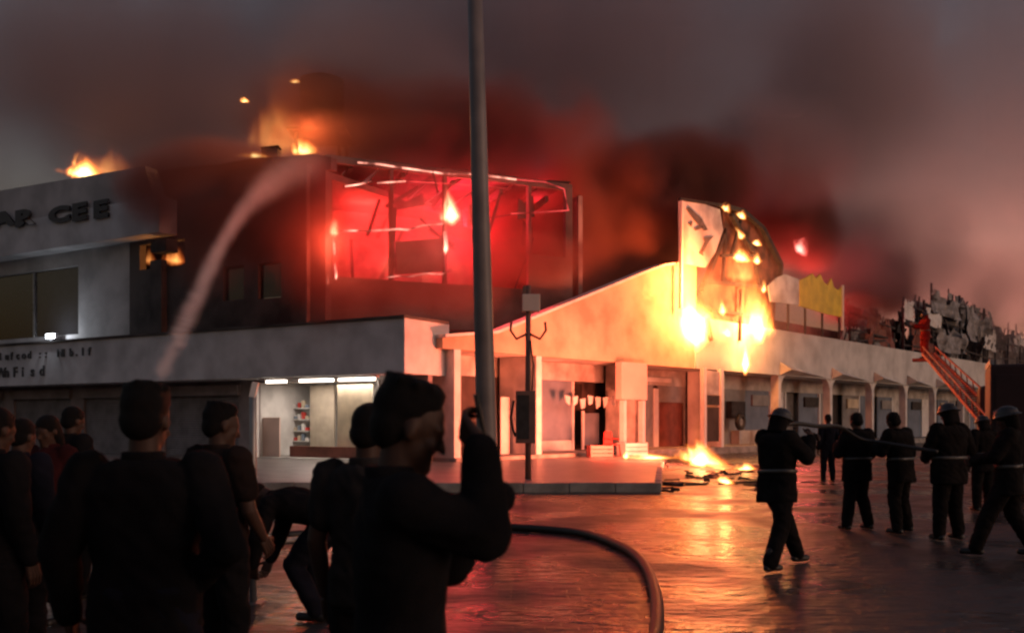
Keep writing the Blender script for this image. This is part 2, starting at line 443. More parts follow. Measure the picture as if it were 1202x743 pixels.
# ---- burning upper floor across the corner
A_ = at(382, HOR, 33.0); B_ = at(672, HOR, 37.2)
A_.z = B_.z = 0
MU = frame(A_, math.atan2(B_.y - A_.y, B_.x - A_.x))
LU = (B_ - A_).length
def ux(px, y=0.0): return on(MU, px, HOR, y)[0]
def uz(px, py, y=0.0): return on(MU, px, py, y)[1]
def up_part(o):            # parts of the block given in the frame of the upper floor
    o.parent = blk; o.matrix_local = ML.inverted() @ MU; return o
ROOM = mat('scorched_plaster', (0.26, 0.20, 0.18), 0.9, 0.4, 0.9, 0.3, stain=(0.03, 0.02, 0.02))
ua, ub = ux(390), ux(664)
zl, zm, zt = uz(520, 333), uz(520, 268), uz(520, 206)
posts = [ux(q) for q in (460, 523, 572, 622)]
xs_ = [ua] + [v for q in posts for v in (q - 0.06, q + 0.06)] + [ub]
wins = [(xs_[2 * k], xs_[2 * k + 1], zl if k != 4 else uz(640, 300), zt) for k in range(5)]
up_part(wall('burning_wall', 0, LU, 0, 0.22, 4.97, 10.95, wins, SOOT, blk))
up_part(box('room_back_wall', -0.5, LU + 0.4, 4.6, 4.8, 4.97, 10.6, ROOM, blk))
up_part(box('room_side_wall', -0.6, -0.4, 0.25, 4.6, 4.97, 10.6, ROOM, blk))
up_part(box('room_side_wall', LU + 0.41, LU + 0.6, 0.25, 4.6, 4.97, 10.6, ROOM, blk))
up_part(box('room_floor', -0.5, LU + 0.5, 0.23, 4.8, 4.75, 4.95, SOOT, blk))
for k in range(5):
    x = LU * (k + 0.5) / 5
    up_part(MB().bar((x, 0.3, 10.75 - 0.1 * k), (x + 0.4, 4.5, 10.1 + 0.3 * (k % 2)), 0.14, 0.22).build('roof_beam', CHAR, blk))
# half fallen board that still blocks one window
up_part(MB().prism([(ux(464), uz(464, 322)), (ux(520), uz(520, 318)), (ux(523), uz(523, 279)), (ux(462), uz(462, 284))], 0.05, 0.12).build('window_board', SOOT, blk))
def rail(pts, w=0.09, m=None, y=-0.1):
    b = MB()
    P = [(on(MU, a, b_, y)[0], y, on(MU, a, b_, y)[1]) for a, b_ in pts]
    b.tube(P, w / 2, 6)
    return up_part(b.build('burning_rail', m or EMBER, blk))
def ember(name, col, strength, scale):
    m = mat(name, (0.05, 0.02, 0.02), 0.9, 0.3, 3.0, emit=col, estr=1.0)
    N = m.node_tree.nodes; L = m.node_tree.links
    tc = N.new('ShaderNodeTexCoord'); n = N.new('ShaderNodeTexNoise'); n.inputs['Scale'].default_value = scale; n.inputs['Detail'].default_value = 4
    L.new(tc.outputs['Object'], n.inputs['Vector'])
    mr = N.new('ShaderNodeMapRange'); mr.inputs[1].default_value = 0.42; mr.inputs[2].default_value = 0.68; mr.inputs[3].default_value = 0.05 * strength; mr.inputs[4].default_value = strength
    L.new(n.outputs['Fac'], mr.inputs[0]); L.new(mr.outputs[0], N['Principled BSDF'].inputs['Emission Strength'])
    return m
EMB2 = ember('glowing_edge', (1.0, 0.36, 0.26), 2.2, 1.6)
EMB3 = ember('red_hot_edge', (1.0, 0.08, 0.08), 1.0, 1.4)
for pts, w, m in ([(420, 191), (445, 193), (470, 197), (520, 204), (560, 205), (606, 211)], 0.07, EMB2), ([(606, 211), (640, 214), (662, 222), (667, 247)], 0.05, EMB3), ([(405, 219), (420, 217), (436, 213)], 0.06, EMB2), \
        ([(443, 215), (476, 213)], 0.06, EMB2), ([(476, 213), (530, 216), (600, 222)], 0.04, EMB3), ([(384, 272), (400, 271), (440, 271), (468, 269), (478, 270), (496, 265), (520, 263)], 0.07, EMB2), \
        ([(526, 263), (560, 258), (600, 252)], 0.04, CHAR), ([(600, 251), (640, 249), (668, 247)], 0.05, EMB3), ([(383, 312), (383, 338)], 0.06, EMB2), ([(393, 308), (394, 328)], 0.05, EMB2), ([(385, 285), (381, 295), (384, 310)], 0.05, EMB3), \
        ([(388, 270), (392, 285), (393, 300)], 0.07, EMB2), ([(452, 326), (468, 324), (480, 325)], 0.05, EMB2), ([(480, 325), (500, 321), (518, 322), (530, 317)], 0.05, EMB2), ([(522, 272), (525, 296)], 0.14, EMB2), \
        ([(622, 226), (622, 262)], 0.07, CHAR), ([(507, 198), (514, 226)], 0.07, CHAR), ([(463, 283), (466, 322)], 0.05, EMB3), ([(522, 296), (524, 318)], 0.05, EMB3):
    rail(pts, w, m)

rw = random.Random(4)
# roof sheets added to block the room's upward red light, buckled, with gaps
for k in range(9):
    x = LU * k / 9; z0_ = 10.98 + rw.uniform(-.06, .06)
    v = [(x + .05, 0.1, z0_), (x + LU / 9 - .06, 0.05, z0_ + rw.uniform(-.05, .05)), (x + LU / 9 - .1, 4.7, 10.75 + rw.uniform(-.25, .15)), (x + .1, 4.7, 10.75 + rw.uniform(-.25, .15))]
    up_part(MB().add(v + [(a, b_, c - .05) for a, b_, c in v], [(0, 1, 2, 3), (7, 6, 5, 4), (0, 4, 5, 1), (1, 5, 6, 2), (2, 6, 7, 3), (3, 7, 4, 0)]).build('roof_sheet', CHAR, blk))
for k in range(16):
    x = rw.uniform(0.6, LU - 0.6); z = rw.uniform(8.6, 10.6); y = rw.uniform(0.4, 3.5)
    up_part(MB().bar((x, y, z), (x + rw.uniform(-1.4, 1.4), y + rw.uniform(-.5, .5), z - rw.uniform(0.5, 3.2)), rw.uniform(0.05, 0.14)).build('hanging_beam', CHAR, blk))
for k in range(7):
    x = rw.uniform(0.8, LU - 1.2); z = rw.uniform(6.4, 9.8)
    w_, h_ = rw.uniform(.5, 1.3), rw.uniform(.4, 1.1); s_ = rw.uniform(-.3, .3)
    up_part(MB().prism([(x, z), (x + w_, z + s_), (x + w_ * .9, z + h_ + s_), (x + w_ * .4, z + h_ * .8), (x + .05, z + h_)], 0.9 + .2 * k, 0.93 + .2 * k).build('fallen_sheet', CHAR, blk))

# rooftop water tank on a stand, embers on its edge
tk = empty('water_tank', Matrix.Translation(at(378, 122, 41.0) - Vector((0, 0, 3.9))), 'dark water tank on a steel stand among smoke on the burning roof', 'water tank')
MB().tube([(0, 0, 2.5), (0, 0, 2.6), (0, 0, 4.9), (0, 0, 5.15)], [0.9, 0.95, 0.95, 0.35], 20).build('tank_shell', CHAR, tk, True)
for sx in (-1, 1):
    for sy in (-1, 1):
        MB().bar((sx * 1.0, sy * 1.0, 0.0), (sx * 0.9, sy * 0.9, 2.4), 0.12).build('leg', CHAR, tk)
box('platform', -1.25, 1.25, -1.25, 1.25, 2.4, 2.5, CHAR, tk)

# ================================================================== SHOP WING
wing = empty('shop_wing', MR, 'long row of shops with pale canopy band and white piers, burning at its gable', 'building')
xb = [rx(541), rx(636), rx(757), rx(850), rx(917), rx(977), rx(1026), rx(1065), rx(1099), rx(1132), rx(1157), rx(1178), rx(1194)]
ZC = 4.0
for i, x in enumerate(xb):
    box('pier', x - 0.32, x, 0.0, 1.85 if i < 4 else 0.45, 0.0, ZC - 0.003, WHITE if i != 2 else PLASTER, wing, bev=0.015)
box('back_wall', 3.2, 90, 4.0, 4.2, 0, 6.3, DARKWALL, wing)
box('plinth', 2.0, 90, -0.35, 4.0, 0.0, 0.32, CONC, wing)
# gable wall: a pale wedge that rises to the right
gp = [(1.7, ZC), (18.0, ZC), (rx(818), rz(818, 309)), (rx(800), rz(800, 310)), (rx(778), rz(778, 313)), (rx(758), rz(758, 320)), (rx(680), rz(680, 352)), (rx(581), rz(581, 392)), (1.7, 4.35)]
GAB = mat('buff_gable_render', (0.58, 0.44, 0.31), 0.85, 0.25, 0.6, 0.15, stain=(0.40, 0.28, 0.19))
MB().prism(gp, 0.0, 0.35).build('gable_wall', GAB, wing)
edge = MB(); q = gp[2:]
for a, b_ in zip(q[:-1], q[1:]):
    edge.bar((a[0], 0.1, a[1] + 0.06), (b_[0], 0.1, b_[1] + 0.06), 0.5, 0.1)
edge.build('gable_coping', WHITE, wing)
box('canopy_soffit', 1.7, 18.0, 0.352, 1.9, ZC, ZC + 0.15, PLASTER, wing)
# canopy band of the rest of the wing
WB = mat('pale_canopy_paint', (0.60, 0.58, 0.55), 0.75, 0.25, 0.7, 0.1)
cb = MB(); cb.prism([(18.003, ZC), (92, ZC), (92, 6.4), (18.003, 6.4)], -0.1, 1.9)
cb.build('canopy_band', WB, wing)
# sloping brackets under the band over each bay and rounded corners of the bays
for i in range(4, len(xb) - 1):
    for s, x in ((1, xb[i]), (-1, xb[i + 1] - 0.32)):
        r_ = 0.75; arc = [(x, ZC - 0.002)] + [(x + s * (r_ - r_ * math.cos(a)), ZC - r_ + r_ * math.sin(a)) for a in [math.pi / 2 * k / 8 for k in range(9)][::-1]]
        if s < 0: arc = arc[::-1]
        MB().prism(arc, 0.02, 0.34).build('bay_corner', WHITE, wing)
for i in range(4, len(xb) - 1):
    x0, x1 = xb[i], xb[i + 1]
    MB().add([(x0 - 0.3, -0.1, ZC + 0.7), (x1 - 1.0, -0.1, ZC + 0.06), (x0 - 0.3, -0.1, ZC + 0.02), (x0 - 0.3, -0.75, ZC + 0.28), (x1 - 1.0, -0.103, ZC + 0.04)],
             [(0, 3, 1), (3, 2, 1), (0, 1, 2), (0, 2, 3)]).build('canopy_gusset', WB, wing)
# shop fronts: bay by bay
SF = 1.95
def fr(a, b_, z0, z1, m, y0=SF, y1=None, name='wall_panel'):
    return box(name, a, b_, y0, (y1 if y1 is not None else y0 + 0.06), z0, z1, m, wing)
def bay(i): return xb[i] + (0.003 if i < 4 else -0.32), xb[i + 1] - (0.323 if i < 3 else 0.325)
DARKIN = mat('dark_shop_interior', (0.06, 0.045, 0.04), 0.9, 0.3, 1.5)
for i in range(len(xb) - 1):
    a, b_ = bay(i)
    fr(a, b_, 3.25, ZC - 0.004, PLASTER, name='shop_header')
# bay 0: narrow, a hanging white cloth
a, b_ = bay(0)
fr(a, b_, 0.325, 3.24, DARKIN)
fr(rx(588, 1.2), rx(598, 1.2), rz(592, 535, 1.2), rz(592, 466, 1.2), WHITE, 1.2, 1.26, 'cloth_banner')
# bay 1: bluish panel, frame, dark opening
a, b_ = bay(1)
s1 = rx(673, SF)
fr(a, s1 - 0.12, 0.75, 3.24, GLASSB, name='glass_panel'); fr(a, s1 - 0.12, 0.325, 0.745, WHITE, name='stall_riser')
fr(s1 - 0.115, s1, 0.325, 3.24, FRAMEW, SF - 0.05, SF + 0.06, 'door_frame')
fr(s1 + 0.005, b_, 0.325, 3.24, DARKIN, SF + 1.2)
fr(rx(688, SF), rx(690.5, SF), 0.325, 2.0, FRAMEW, SF + 0.2, SF + 0.26, 'door_frame')
fr(rx(691, SF), rx(708, SF), 0.5, 1.9, GLASSB, SF + 0.22, SF + 0.25, 'glass_panel')
# bay 2: red brown panels, frame and grey shutter
a, b_ = bay(2)
f1 = rx(767, SF); f2 = rx(772, SF); f3 = rx(803, SF)
fr(a, f1 - 0.005, 0.325, 3.24, SHUT); fr(f1, f2, 0.325, 3.1, FRAMEW, SF - 0.06, SF + 0.06, 'door_frame')
fr(f2 + 0.005, f3, 0.325, 2.45, BROWN, SF + 0.12); fr(f2 + 0.005, f3, 2.46, 3.24, SHUT)
fr(f3 + 0.005, b_, 0.325, 3.24, ROLLERL, name='roller_shutter')
fr(a + 0.1, b_ - 1.5, 3.40, 3.62, WHITE, SF - 0.12, SF - 0.003, 'light_strip')
# posts of a stand before the fourth pier
for px in (826, 846):
    x = rx(px, -0.5)
    box('thin_post', x - 0.11, x + 0.11, -0.6, -0.38, 0.325, ZC + 0.02, FRAMEW, wing)
xa, xc = rx(829, -0.45), rx(843, -0.45)
box('stand_board', xa, xc, -0.5, -0.44, 0.6, 2.2, DARKIN, wing); box('stand_board', xa, xc, -0.52, -0.42, 2.3, 2.75, CHAR, wing); box('stand_board', xa, xc, -0.5, -0.44, 2.78, 3.9, PLASTER, wing)
# posts and box of the third pier
for px in (733, 755):
    x = rx(px, -0.3)
    box('thin_post', x - 0.10, x + 0.10, -0.34, -0.12, 0.325, rz(733, 470, -0.3), FRAMEW, wing)
box('sign_box', rx(727, -0.3), rx(757, -0.3), -0.42, -0.10, rz(740, 469, -0.3), ZC - 0.01, PINKP, wing, bev=0.02)
# bay 3: pale wall, counter, dark box
a, b_ = bay(3)
fr(a, b_, 0.325, 3.24, SHUT); fr(rx(852, SF), rx(868, SF), 1.7, 2.6, CHAR, SF - 0.35, SF - 0.01, 'dark_box')
fr(rx(858, SF), rx(888, SF), 0.325, 1.05, PLASTER, SF - 0.5, SF - 0.015, 'counter')
# far bays: shutters, half-open fronts, window frames
for i in range(4, len(xb) - 1):
    a, b_ = bay(i); w = b_ - a
    fr(a, a + w * 0.42, 0.325, 3.24, [GLASSB, GLASSB, ROLLERL, GLASSB][i % 4], SF, None, 'shop_window')
    fr(a + w * 0.425, a + w * 0.455, 0.325, 3.24, FRAMEW, SF - 0.08, SF + 0.05, 'door_frame')
    fr(a + w * 0.46, a + w * 0.7, 0.325, 3.24, [WHITE, SHUT, GLASSB, PLASTER][i % 4], SF, None, 'shop_door')
    fr(a + w * 0.705, a + w * 0.73, 0.325, 3.24, FRAMEW, SF - 0.08, SF + 0.05, 'door_frame')
    fr(a + w * 0.735, b_, 0.325, 3.24, [ROLLERL, DARKIN, SHUT, GLASSB][i % 4], SF + 0.3, None, 'roller_shutter')
    fr(a + w * 0.1, a + w * 0.4, 2.4, 3.0, [CREAM, SHUT, CHAR][i % 3], SF - 0.12, SF - 0.02, 'name_board')
# upper wall and roof behind the band
box('upper_wall', 19, 92, 3.0, 3.2, 6.3, 7.6, SOOT, wing)
box('wing_roof', 18.5, 92, 1.903, 12, 6.15, 6.28, SOOT, wing)
box('wing_roof', 3, 18, 0.4, 12, 4.3, 4.5, SOOT, wing)

# garland of cloth scraps over bay 1
for k in range(7):
    x = rx(663 + k * 9, 0.9)
    b = MB(); z0 = rz(690, 466, 0.9) + random.uniform(-0.1, 0.1)
    b.prism([(x, z0), (x + 0.35, z0 + random.uniform(-.1, .1)), (x + 0.30, z0 - random.uniform(.2, .4)), (x + 0.08, z0 - random.uniform(.25, .5))], 0.88, 0.92)
    b.build('cloth_scrap', WHITE, wing)

# ---- stuff before the shops
def crate_thing(name, loc, w, d, h, m, label, cat, rz_=0.0):
    e = empty(name, Matrix.Translation(loc) @ Matrix.Rotation(rz_, 4, 'Z'), label, cat)
    for s in (0, 1):
        box('end_panel', -w / 2 + s * (w - 0.03), -w / 2 + 0.03 + s * (w - 0.03), -d / 2, d / 2, 0, h, m, e)
    for k in range(3):
        z = h * k / 3 + 0.01
        box('slat', -w / 2 + 0.031, w / 2 - 0.031, -d / 2, -d / 2 + 0.02, z, z + h / 3 - 0.03, m, e)
        box('slat', -w / 2 + 0.031, w / 2 - 0.031, d / 2 - 0.02, d / 2, z, z + h / 3 - 0.03, m, e)
    box('bottom_board', -w / 2 + 0.031, w / 2 - 0.031, -d / 2 + 0.021, d / 2 - 0.021, 0.02, 0.04, m, e)
    return e
ch = empty('plastic_chair', Matrix.Translation((MR @ Vector((rx(718, -0.9), -0.9, 0.2)))) @ Matrix.Rotation(R(40), 4, 'Z'), 'red plastic chair before the dark shop door', 'chair')
box('seat', -0.24, 0.24, -0.24, 0.24, 0.42, 0.46, REDP, ch, bev=0.01)
b = MB(); b.prism([(-0.24, 0.46), (0.24, 0.46), (0.20, 0.95), (-0.20, 0.95)], 0.20, 0.235); b.build('backrest', REDP, ch)
for sx in (-1, 1):
    for sy in (-1, 1):
        MB().bar((sx * 0.25, sy * 0.25, 0), (sx * 0.21, sy * 0.21, 0.42), 0.05).build('leg', REDP, ch)
    MB().bar((sx * 0.24, -0.2, 0.65), (sx * 0.24, 0.22, 0.68), 0.04).build('armrest', REDP, ch)
ch2 = None
crate_thing('plastic_crate', MR @ Vector((rx(704, -1.3), -1.3, 0.2)), 0.9, 0.5, 0.45, REDP, 'low red crate left of the red chair on the pavement', 'crate', R(15))
crate_thing('fish_crate', MR @ Vector((rx(742, -1.2), -1.2, 0.2)), 1.1, 0.6, 0.5, WHITE, 'pale slatted crate before the third white pier', 'crate', R(30))
wr = empty('tyre', MR @ Matrix.Translation((rx(869, 1.2), 1.2, 1.055)), 'dark tyre standing on the pale shop counter', 'tyre')
t_ = MB(); n1, n2 = 24, 10
v = []; f = []
for i in range(n1):
    a = 2 * math.pi * i / n1
    for j in range(n2):
        c = 2 * math.pi * j / n2; rr = 0.33 + 0.12 * math.cos(c)
        v.append((rr * math.cos(a), 0.14 * math.sin(c), 0.45 + rr * math.sin(a)))
        f.append((i * n2 + j, i * n2 + (j + 1) % n2, ((i + 1) % n1) * n2 + (j + 1) % n2, ((i + 1) % n1) * n2 + j))
t_.add(v, f).build('tread', BLACK, wr, True)
MB().tube([(0, -0.05, 0.45), (0, 0.05, 0.45)], 0.21, 20).build('rim', STEEL, wr)

# ---- signs on the wing
def sign_poly(name, pix, y0, y1, m, parent):
    return MB().prism([on(MR, a, b_, y0) for a, b_ in pix], y0, y1).build(name, m, parent)
TORN = mat('scorched_white_vinyl', (0.66, 0.66, 0.65), 0.6, 0.35, 0.9, stain=(0.34, 0.33, 0.34))
bb = empty('billboard', MR, 'white scorched billboard with a torn edge above the orange gable', 'billboard')
sign_poly('board', [(798, 236), (822, 238), (845, 246), (849, 270), (840, 296), (828, 314), (812, 311), (798, 308)][::-1], -0.3, -0.22, TORN, bb)
for pp in ([(800, 236), (799, 310)],):
    P = [on(MR, a, b_, -0.34) for a, b_ in pp]
    MB().bar((P[0][0], -0.34, P[0][1]), (P[1][0], -0.34, P[1][1] - 2.0), 0.14).build('post', FRAMEW, bb)
GREYV = mat('grey_torn_flap', (0.12, 0.12, 0.13), 0.8, 0.4, 3.0)
for pix in ([(806, 245), (809, 243), (824, 257), (831, 270), (827, 271), (815, 258)], [(826, 279), (838, 277), (832, 284), (826, 296), (823, 294), (828, 284)], [(815, 268), (824, 264), (826, 267), (817, 271)], [(821, 297), (824, 292), (826, 300)], [(808, 262), (813, 260), (812, 266)]):
    sign_poly('torn_flap', pix[::-1], -0.345, -0.303, GREYV, bb)
MB().bar((on(MR, 797, 236, -0.26)[0], -0.26, on(MR, 797, 234, -0.26)[1]), (on(MR, 852, 240, -0.26)[0], -0.26, on(MR, 852, 242, -0.26)[1]), 0.14).build('top_rail', CHAR, bb)
bs = empty('burnt_sign_frame', MR, 'burnt sign frame with flames, leaning right of the white billboard', 'sign')
sign_poly('back_board', [(848, 244), (868, 250), (893, 270), (914, 310), (911, 345), (908, 402), (834, 402), (820, 345), (838, 300), (850, 272)][::-1], 0.1, 0.2, mat('burnt_board', (0.20, 0.08, 0.055), 0.9, 0.5, 1.5, stain=(0.05, 0.025, 0.02)), bs)
def sbar(pa, pb, w, m, y=-0.15, name='bar'):
    a = on(MR, *pa, y); b_ = on(MR, *pb, y)
    return MB().bar((a[0], y, a[1]), (b_[0], y, b_[1]), w).build(name, m, bs)
for pa, pb, w in (((846, 241), (872, 248), .22), ((872, 248), (895, 268), .22), ((895, 268), (917, 312), .24), ((917, 312), (912, 350), .2), ((850, 275), (836, 312), .18), ((836, 312), (824, 342), .2), ((824, 342), (834, 400), .2),
                  ((858, 252), (886, 300), .2), ((886, 300), (893, 345), .16), ((846, 300), (890, 300), .14), ((826, 330), (908, 338), .16), ((852, 268), (848, 330), .12), ((870, 340), (868, 400), .14), ((872, 250), (858, 300), .12), ((835, 365), (905, 372), .12)):
    sbar(pa, pb, w, CHAR)
ys = empty('yellow_sign', MR, 'yellow and white shop sign with a ragged melted top edge', 'sign')
sign_poly('white_sheet', [(902, 335), (912, 326), (922, 322), (938, 328), (938, 358), (905, 354)][::-1], -0.30, -0.22, TORN, ys)
sign_poly('yellow_sheet', [(939, 329), (948, 325), (954, 321), (958, 327), (963, 322), (967, 331), (972, 335), (976, 327), (979, 337), (984, 341), (988, 337), (988, 372), (972, 369), (939, 359)][::-1], -0.33, -0.24, YELLOW, ys)
P = [on(MR, 989, 335, -0.36), on(MR, 989, 374, -0.36)]
MB().bar((P[0][0], -0.36, P[0][1]), (P[1][0], -0.36, P[1][1] - 0.7), 0.12).build('post', FRAMEW, ys)
for px in (906, 925, 945, 965, 985):
    a = on(MR, px, 350, -0.1)
    MB().bar((a[0], -0.1, 6.4), (a[0], -0.1, a[1]), 0.1).build('post', CHAR, ys)

# wrecked signs and roof sheets along the rest of the band
def torn_sheet(name, x0, x1, z0, z1, y, m, parent, amp=0.5, seed=0, n=14, rag=0.5):
    rnd = random.Random(seed)
    nx = n; nz = max(4, int(n * (z1 - z0) / (x1 - x0)))
    v = []
    for j in range(nz + 1):
        for i in range(nx + 1):
            x = x0 + (x1 - x0) * i / nx; z = z0 + (z1 - z0) * j / nz
            q = mnoise.noise(Vector((x * 0.6, z * 0.7, seed * 3.1))); q2 = mnoise.noise(Vector((x * 1.7, z * 1.9, seed * 5.3)))
            v.append((x + q2 * 0.25, y + amp * (q + 0.5 * q2), z + q * 0.3))
    f = []
    for j in range(nz):
        for i in range(nx):
            e = min(i, nx - 1 - i, j + 1, nz - 1 - j)
            if e == 0 and rnd.random() < rag: continue
            if e == 1 and rnd.random() < rag * 0.25: continue
            k = j * (nx + 1) + i
            f.append((k, k + 1, k + nx + 2, k + nx + 1))
    o = new_obj(name, v, f, m, parent)
    md = o.modifiers.new('thick', 'SOLIDIFY'); md.thickness = 0.03
    return o
ASHG = mat('ash_grey_sheet', (0.30, 0.29, 0.29), 0.7, 0.5, 1.2, 0.2, stain=(0.06, 0.055, 0.055))
def wreck(px0, px1, py0, py1, seed, label, sheets):
    e = empty('wrecked_sign', MR, label, 'sign', 'wrecked signs on the canopy band')
    x0, x1 = rx(px0, 0.2), rx(px1, 0.2); zt = rz((px0 + px1) / 2, py0, 0.2)
    rnd = random.Random(seed)
    for x in (x0, (x0 + x1) / 2, x1):
        MB().bar((x, 0.3, 6.4), (x + rnd.uniform(-.4, .4), 0.3, zt + rnd.uniform(-.8, .1)), 0.14).build('post', CHAR, e)
    for k in range(3):
        z = 6.6 + (zt - 6.6) * (k + 0.4) / 3
        MB().bar((x0 - .2, 0.25, z + rnd.uniform(-.3, .3)), (x1 + .2, 0.25, z + rnd.uniform(-.5, .3)), 0.10).build('rail', CHAR, e)
    for (a, b_, c, d, m, amp) in sheets:
        torn_sheet('torn_sheet', rx(a, 0), rx(b_, 0), rz((a + b_) / 2, d, 0), rz((a + b_) / 2, c, 0), rnd.uniform(-0.1, 0.5), m, e, amp, seed + a)
wreck(1000, 1050, 372, 410, 3, 'low charred sign frame right of the yellow sign', [(996, 1024, 384, 402, ASHG, .4), (1020, 1052, 372, 408, BROWN, .5)])
wreck(1062, 1106, 352, 410, 5, 'broken sign with two white sheets beside the grey crumpled one', [(1064, 1076, 352, 378, WHITE, .15), (1088, 1106, 362, 384, WHITE, .2), (1072, 1098, 380, 412, BROWN, .4)])
wreck(1096, 1158, 344, 410, 8, 'tall heap of crumpled grey sheets on a buckled sign frame', [(1094, 1130, 344, 372, ASHG, .7), (1110, 1150, 356, 396, ASHG, .8), (1136, 1160, 362, 402, ASHG, .6), (1100, 1138, 388, 414, ASHG, .5)])
wreck(1156, 1182, 384, 414, 12, 'sign with one slanting white sheet near the truck', [(1156, 1168, 386, 412, WHITE, .2), (1164, 1186, 384, 410, CHAR, .5)])
wreck(1184, 1212, 386, 414, 15, 'last broken sign frame with pale scraps at the far end', [(1186, 1204, 388, 412, ASHG, .5), (1192, 1210, 390, 406, WHITE, .3)])

# collapsed dark roof sheets heaped along the band
CHG = mat('smoked_roof_sheet', (0.11, 0.10, 0.10), 0.75, 0.6, 1.6, 0.3, stain=(0.025, 0.022, 0.022))
hp = empty('roof_wreckage', MR, 'jagged heap of dark collapsed roof sheets sloping along the far canopy band', 'wreckage'); hp['kind'] = 'thing'
prof = [(985, 352), (1010, 358), (1040, 366), (1070, 356), (1098, 344), (1125, 350), (1150, 362), (1175, 382), (1215, 392)]
rk = random.Random(9)
def ptop(px):
    for (a, ya), (b_, yb) in zip(prof[:-1], prof[1:]):
        if a <= px <= b_: return ya + (yb - ya) * (px - a) / (b_ - a)
    return 390
for k in range(24):
    px = 988 + 216 * k / 24 + rk.uniform(-4, 4); w_ = rk.uniform(14, 26); yy = rk.uniform(0.7, 2.2)
    x0, x1 = rx(px, yy), rx(px + w_, yy); zt = rz(px + w_ / 2, ptop(px + w_ / 2) + rk.uniform(-4, 16), yy)
    torn_sheet('roof_sheet', x0, x1, 6.3, max(6.9, zt), yy, [CHG, CHG, ASHG, CHAR][k % 4], hp, 0.7, 40 + k, 9, 0.55)
for k in range(18):
    px = 990 + 12 * k; yy = rk.uniform(0.5, 1.8); x = rx(px, yy)
    MB().bar((x, yy, 6.35), (x + rk.uniform(-2.2, 2.2), yy + rk.uniform(-.3, .3), rz(px, ptop(px) + rk.uniform(-8, 14), yy)), rk.uniform(.06, .13)).build('bent_bar', CHAR, hp)

# ================================================================== FIRE
def flame_material(name, hot, mid, edge, strength, seed, nscale=2.2, rag=0.55):
    m = bpy.data.materials.new(name); m.use_nodes = True
    t = m.node_tree; N = t.nodes; L = t.links; N.clear()
    out = N.new('ShaderNodeOutputMaterial'); em = N.new('ShaderNodeEmission')
    tc = N.new('ShaderNodeTexCoord')
    def math_(op, a, b=None, clamp=False):
        n = N.new('ShaderNodeMath'); n.operation = op; n.use_clamp = clamp
        for i, v in enumerate((a, b)):
            if v is None: continue
            if isinstance(v, (int, float)): n.inputs[i].default_value = v
            else: L.new(v, n.inputs[i])
        return n.outputs[0]
    mp = N.new('ShaderNodeMapping'); mp.inputs['Scale'].default_value = (1, 1, 0.55); mp.inputs['Location'].default_value = (seed * 3.7, seed * 1.3, seed * 2.1)
    L.new(tc.outputs['Object'], mp.inputs['Vector'])
    n = N.new('ShaderNodeTexNoise'); n.inputs['Scale'].default_value = nscale; n.inputs['Detail'].default_value = 4.0; n.inputs['Distortion'].default_value = 0.8
    L.new(mp.outputs[0], n.inputs['Vector'])
    sx = N.new('ShaderNodeSeparateXYZ'); L.new(tc.outputs['Object'], sx.inputs[0])
    # object space: x,y in -1..1, z in 0..1 (foot to tip)
    nz = math_('SUBTRACT', n.outputs['Fac'], 0.5)
    x = math_('ADD', sx.outputs[0], math_('MULTIPLY', math_('MULTIPLY', nz, 1.6), sx.outputs[2]))
    r = math_('SQRT', math_('ADD', math_('MULTIPLY', x, x), math_('MULTIPLY', sx.outputs[1], sx.outputs[1])))
    prof = math_('MULTIPLY', math_('POWER', math_('MAXIMUM', math_('SUBTRACT', 1.0, sx.outputs[2]), 0.0), 0.7), math_('MINIMUM', math_('ADD', math_('MULTIPLY', sx.outputs[2], 3.0), 0.35), 1.0))
    d = math_('SUBTRACT', prof, r)
    d = math_('ADD', d, math_('MULTIPLY', nz, rag * 2.0))
    d = math_('SUBTRACT', d, 0.12)
    d = math_('MINIMUM', d, math_('MULTIPLY', math_('ADD', sx.outputs[2], 0.02), 6.0))
    # stay inside the domain
    d = math_('MINIMUM', d, math_('MULTIPLY', math_('SUBTRACT', 1.0, r), 2.5))
    d = math_('MINIMUM', d, math_('MULTIPLY', math_('SUBTRACT', 1.0, sx.outputs[2]), 3.0))
    d = math_('MAXIMUM', d, 0.0)
    cr = N.new('ShaderNodeValToRGB'); L.new(d, cr.inputs[0])
    cr.color_ramp.elements[0].position = 0.02; cr.color_ramp.elements[0].color = (*edge, 1)
    cr.color_ramp.elements[1].position = 0.55; cr.color_ramp.elements[1].color = (*hot, 1)
    e = cr.color_ramp.elements.new(0.25); e.color = (*mid, 1)
    L.new(cr.outputs[0], em.inputs['Color'])
    L.new(math_('MULTIPLY', math_('POWER', d, 1.6), strength), em.inputs['Strength'])
    L.new(em.outputs[0], out.inputs['Volume'])
    m.cycles.volume_step_rate = 0.25
    return m
_ico = None
def flame_mesh():
    bm = bmesh.new()
    bmesh.ops.create_cube(bm, size=2.0)
    for v in bm.verts: v.co.z = (v.co.z + 1) / 2
    me = bpy.data.meshes.new('flame'); bm.to_mesh(me); bm.free()
    return me
HOT, MID, EDGE = (1.0, 0.72, 0.26), (1.0, 0.32, 0.05), (1.0, 0.11, 0.015)
DIM = ((1.0, 0.40, 0.10), (1.0, 0.22, 0.035), (1.0, 0.09, 0.012))
FLAMES = []
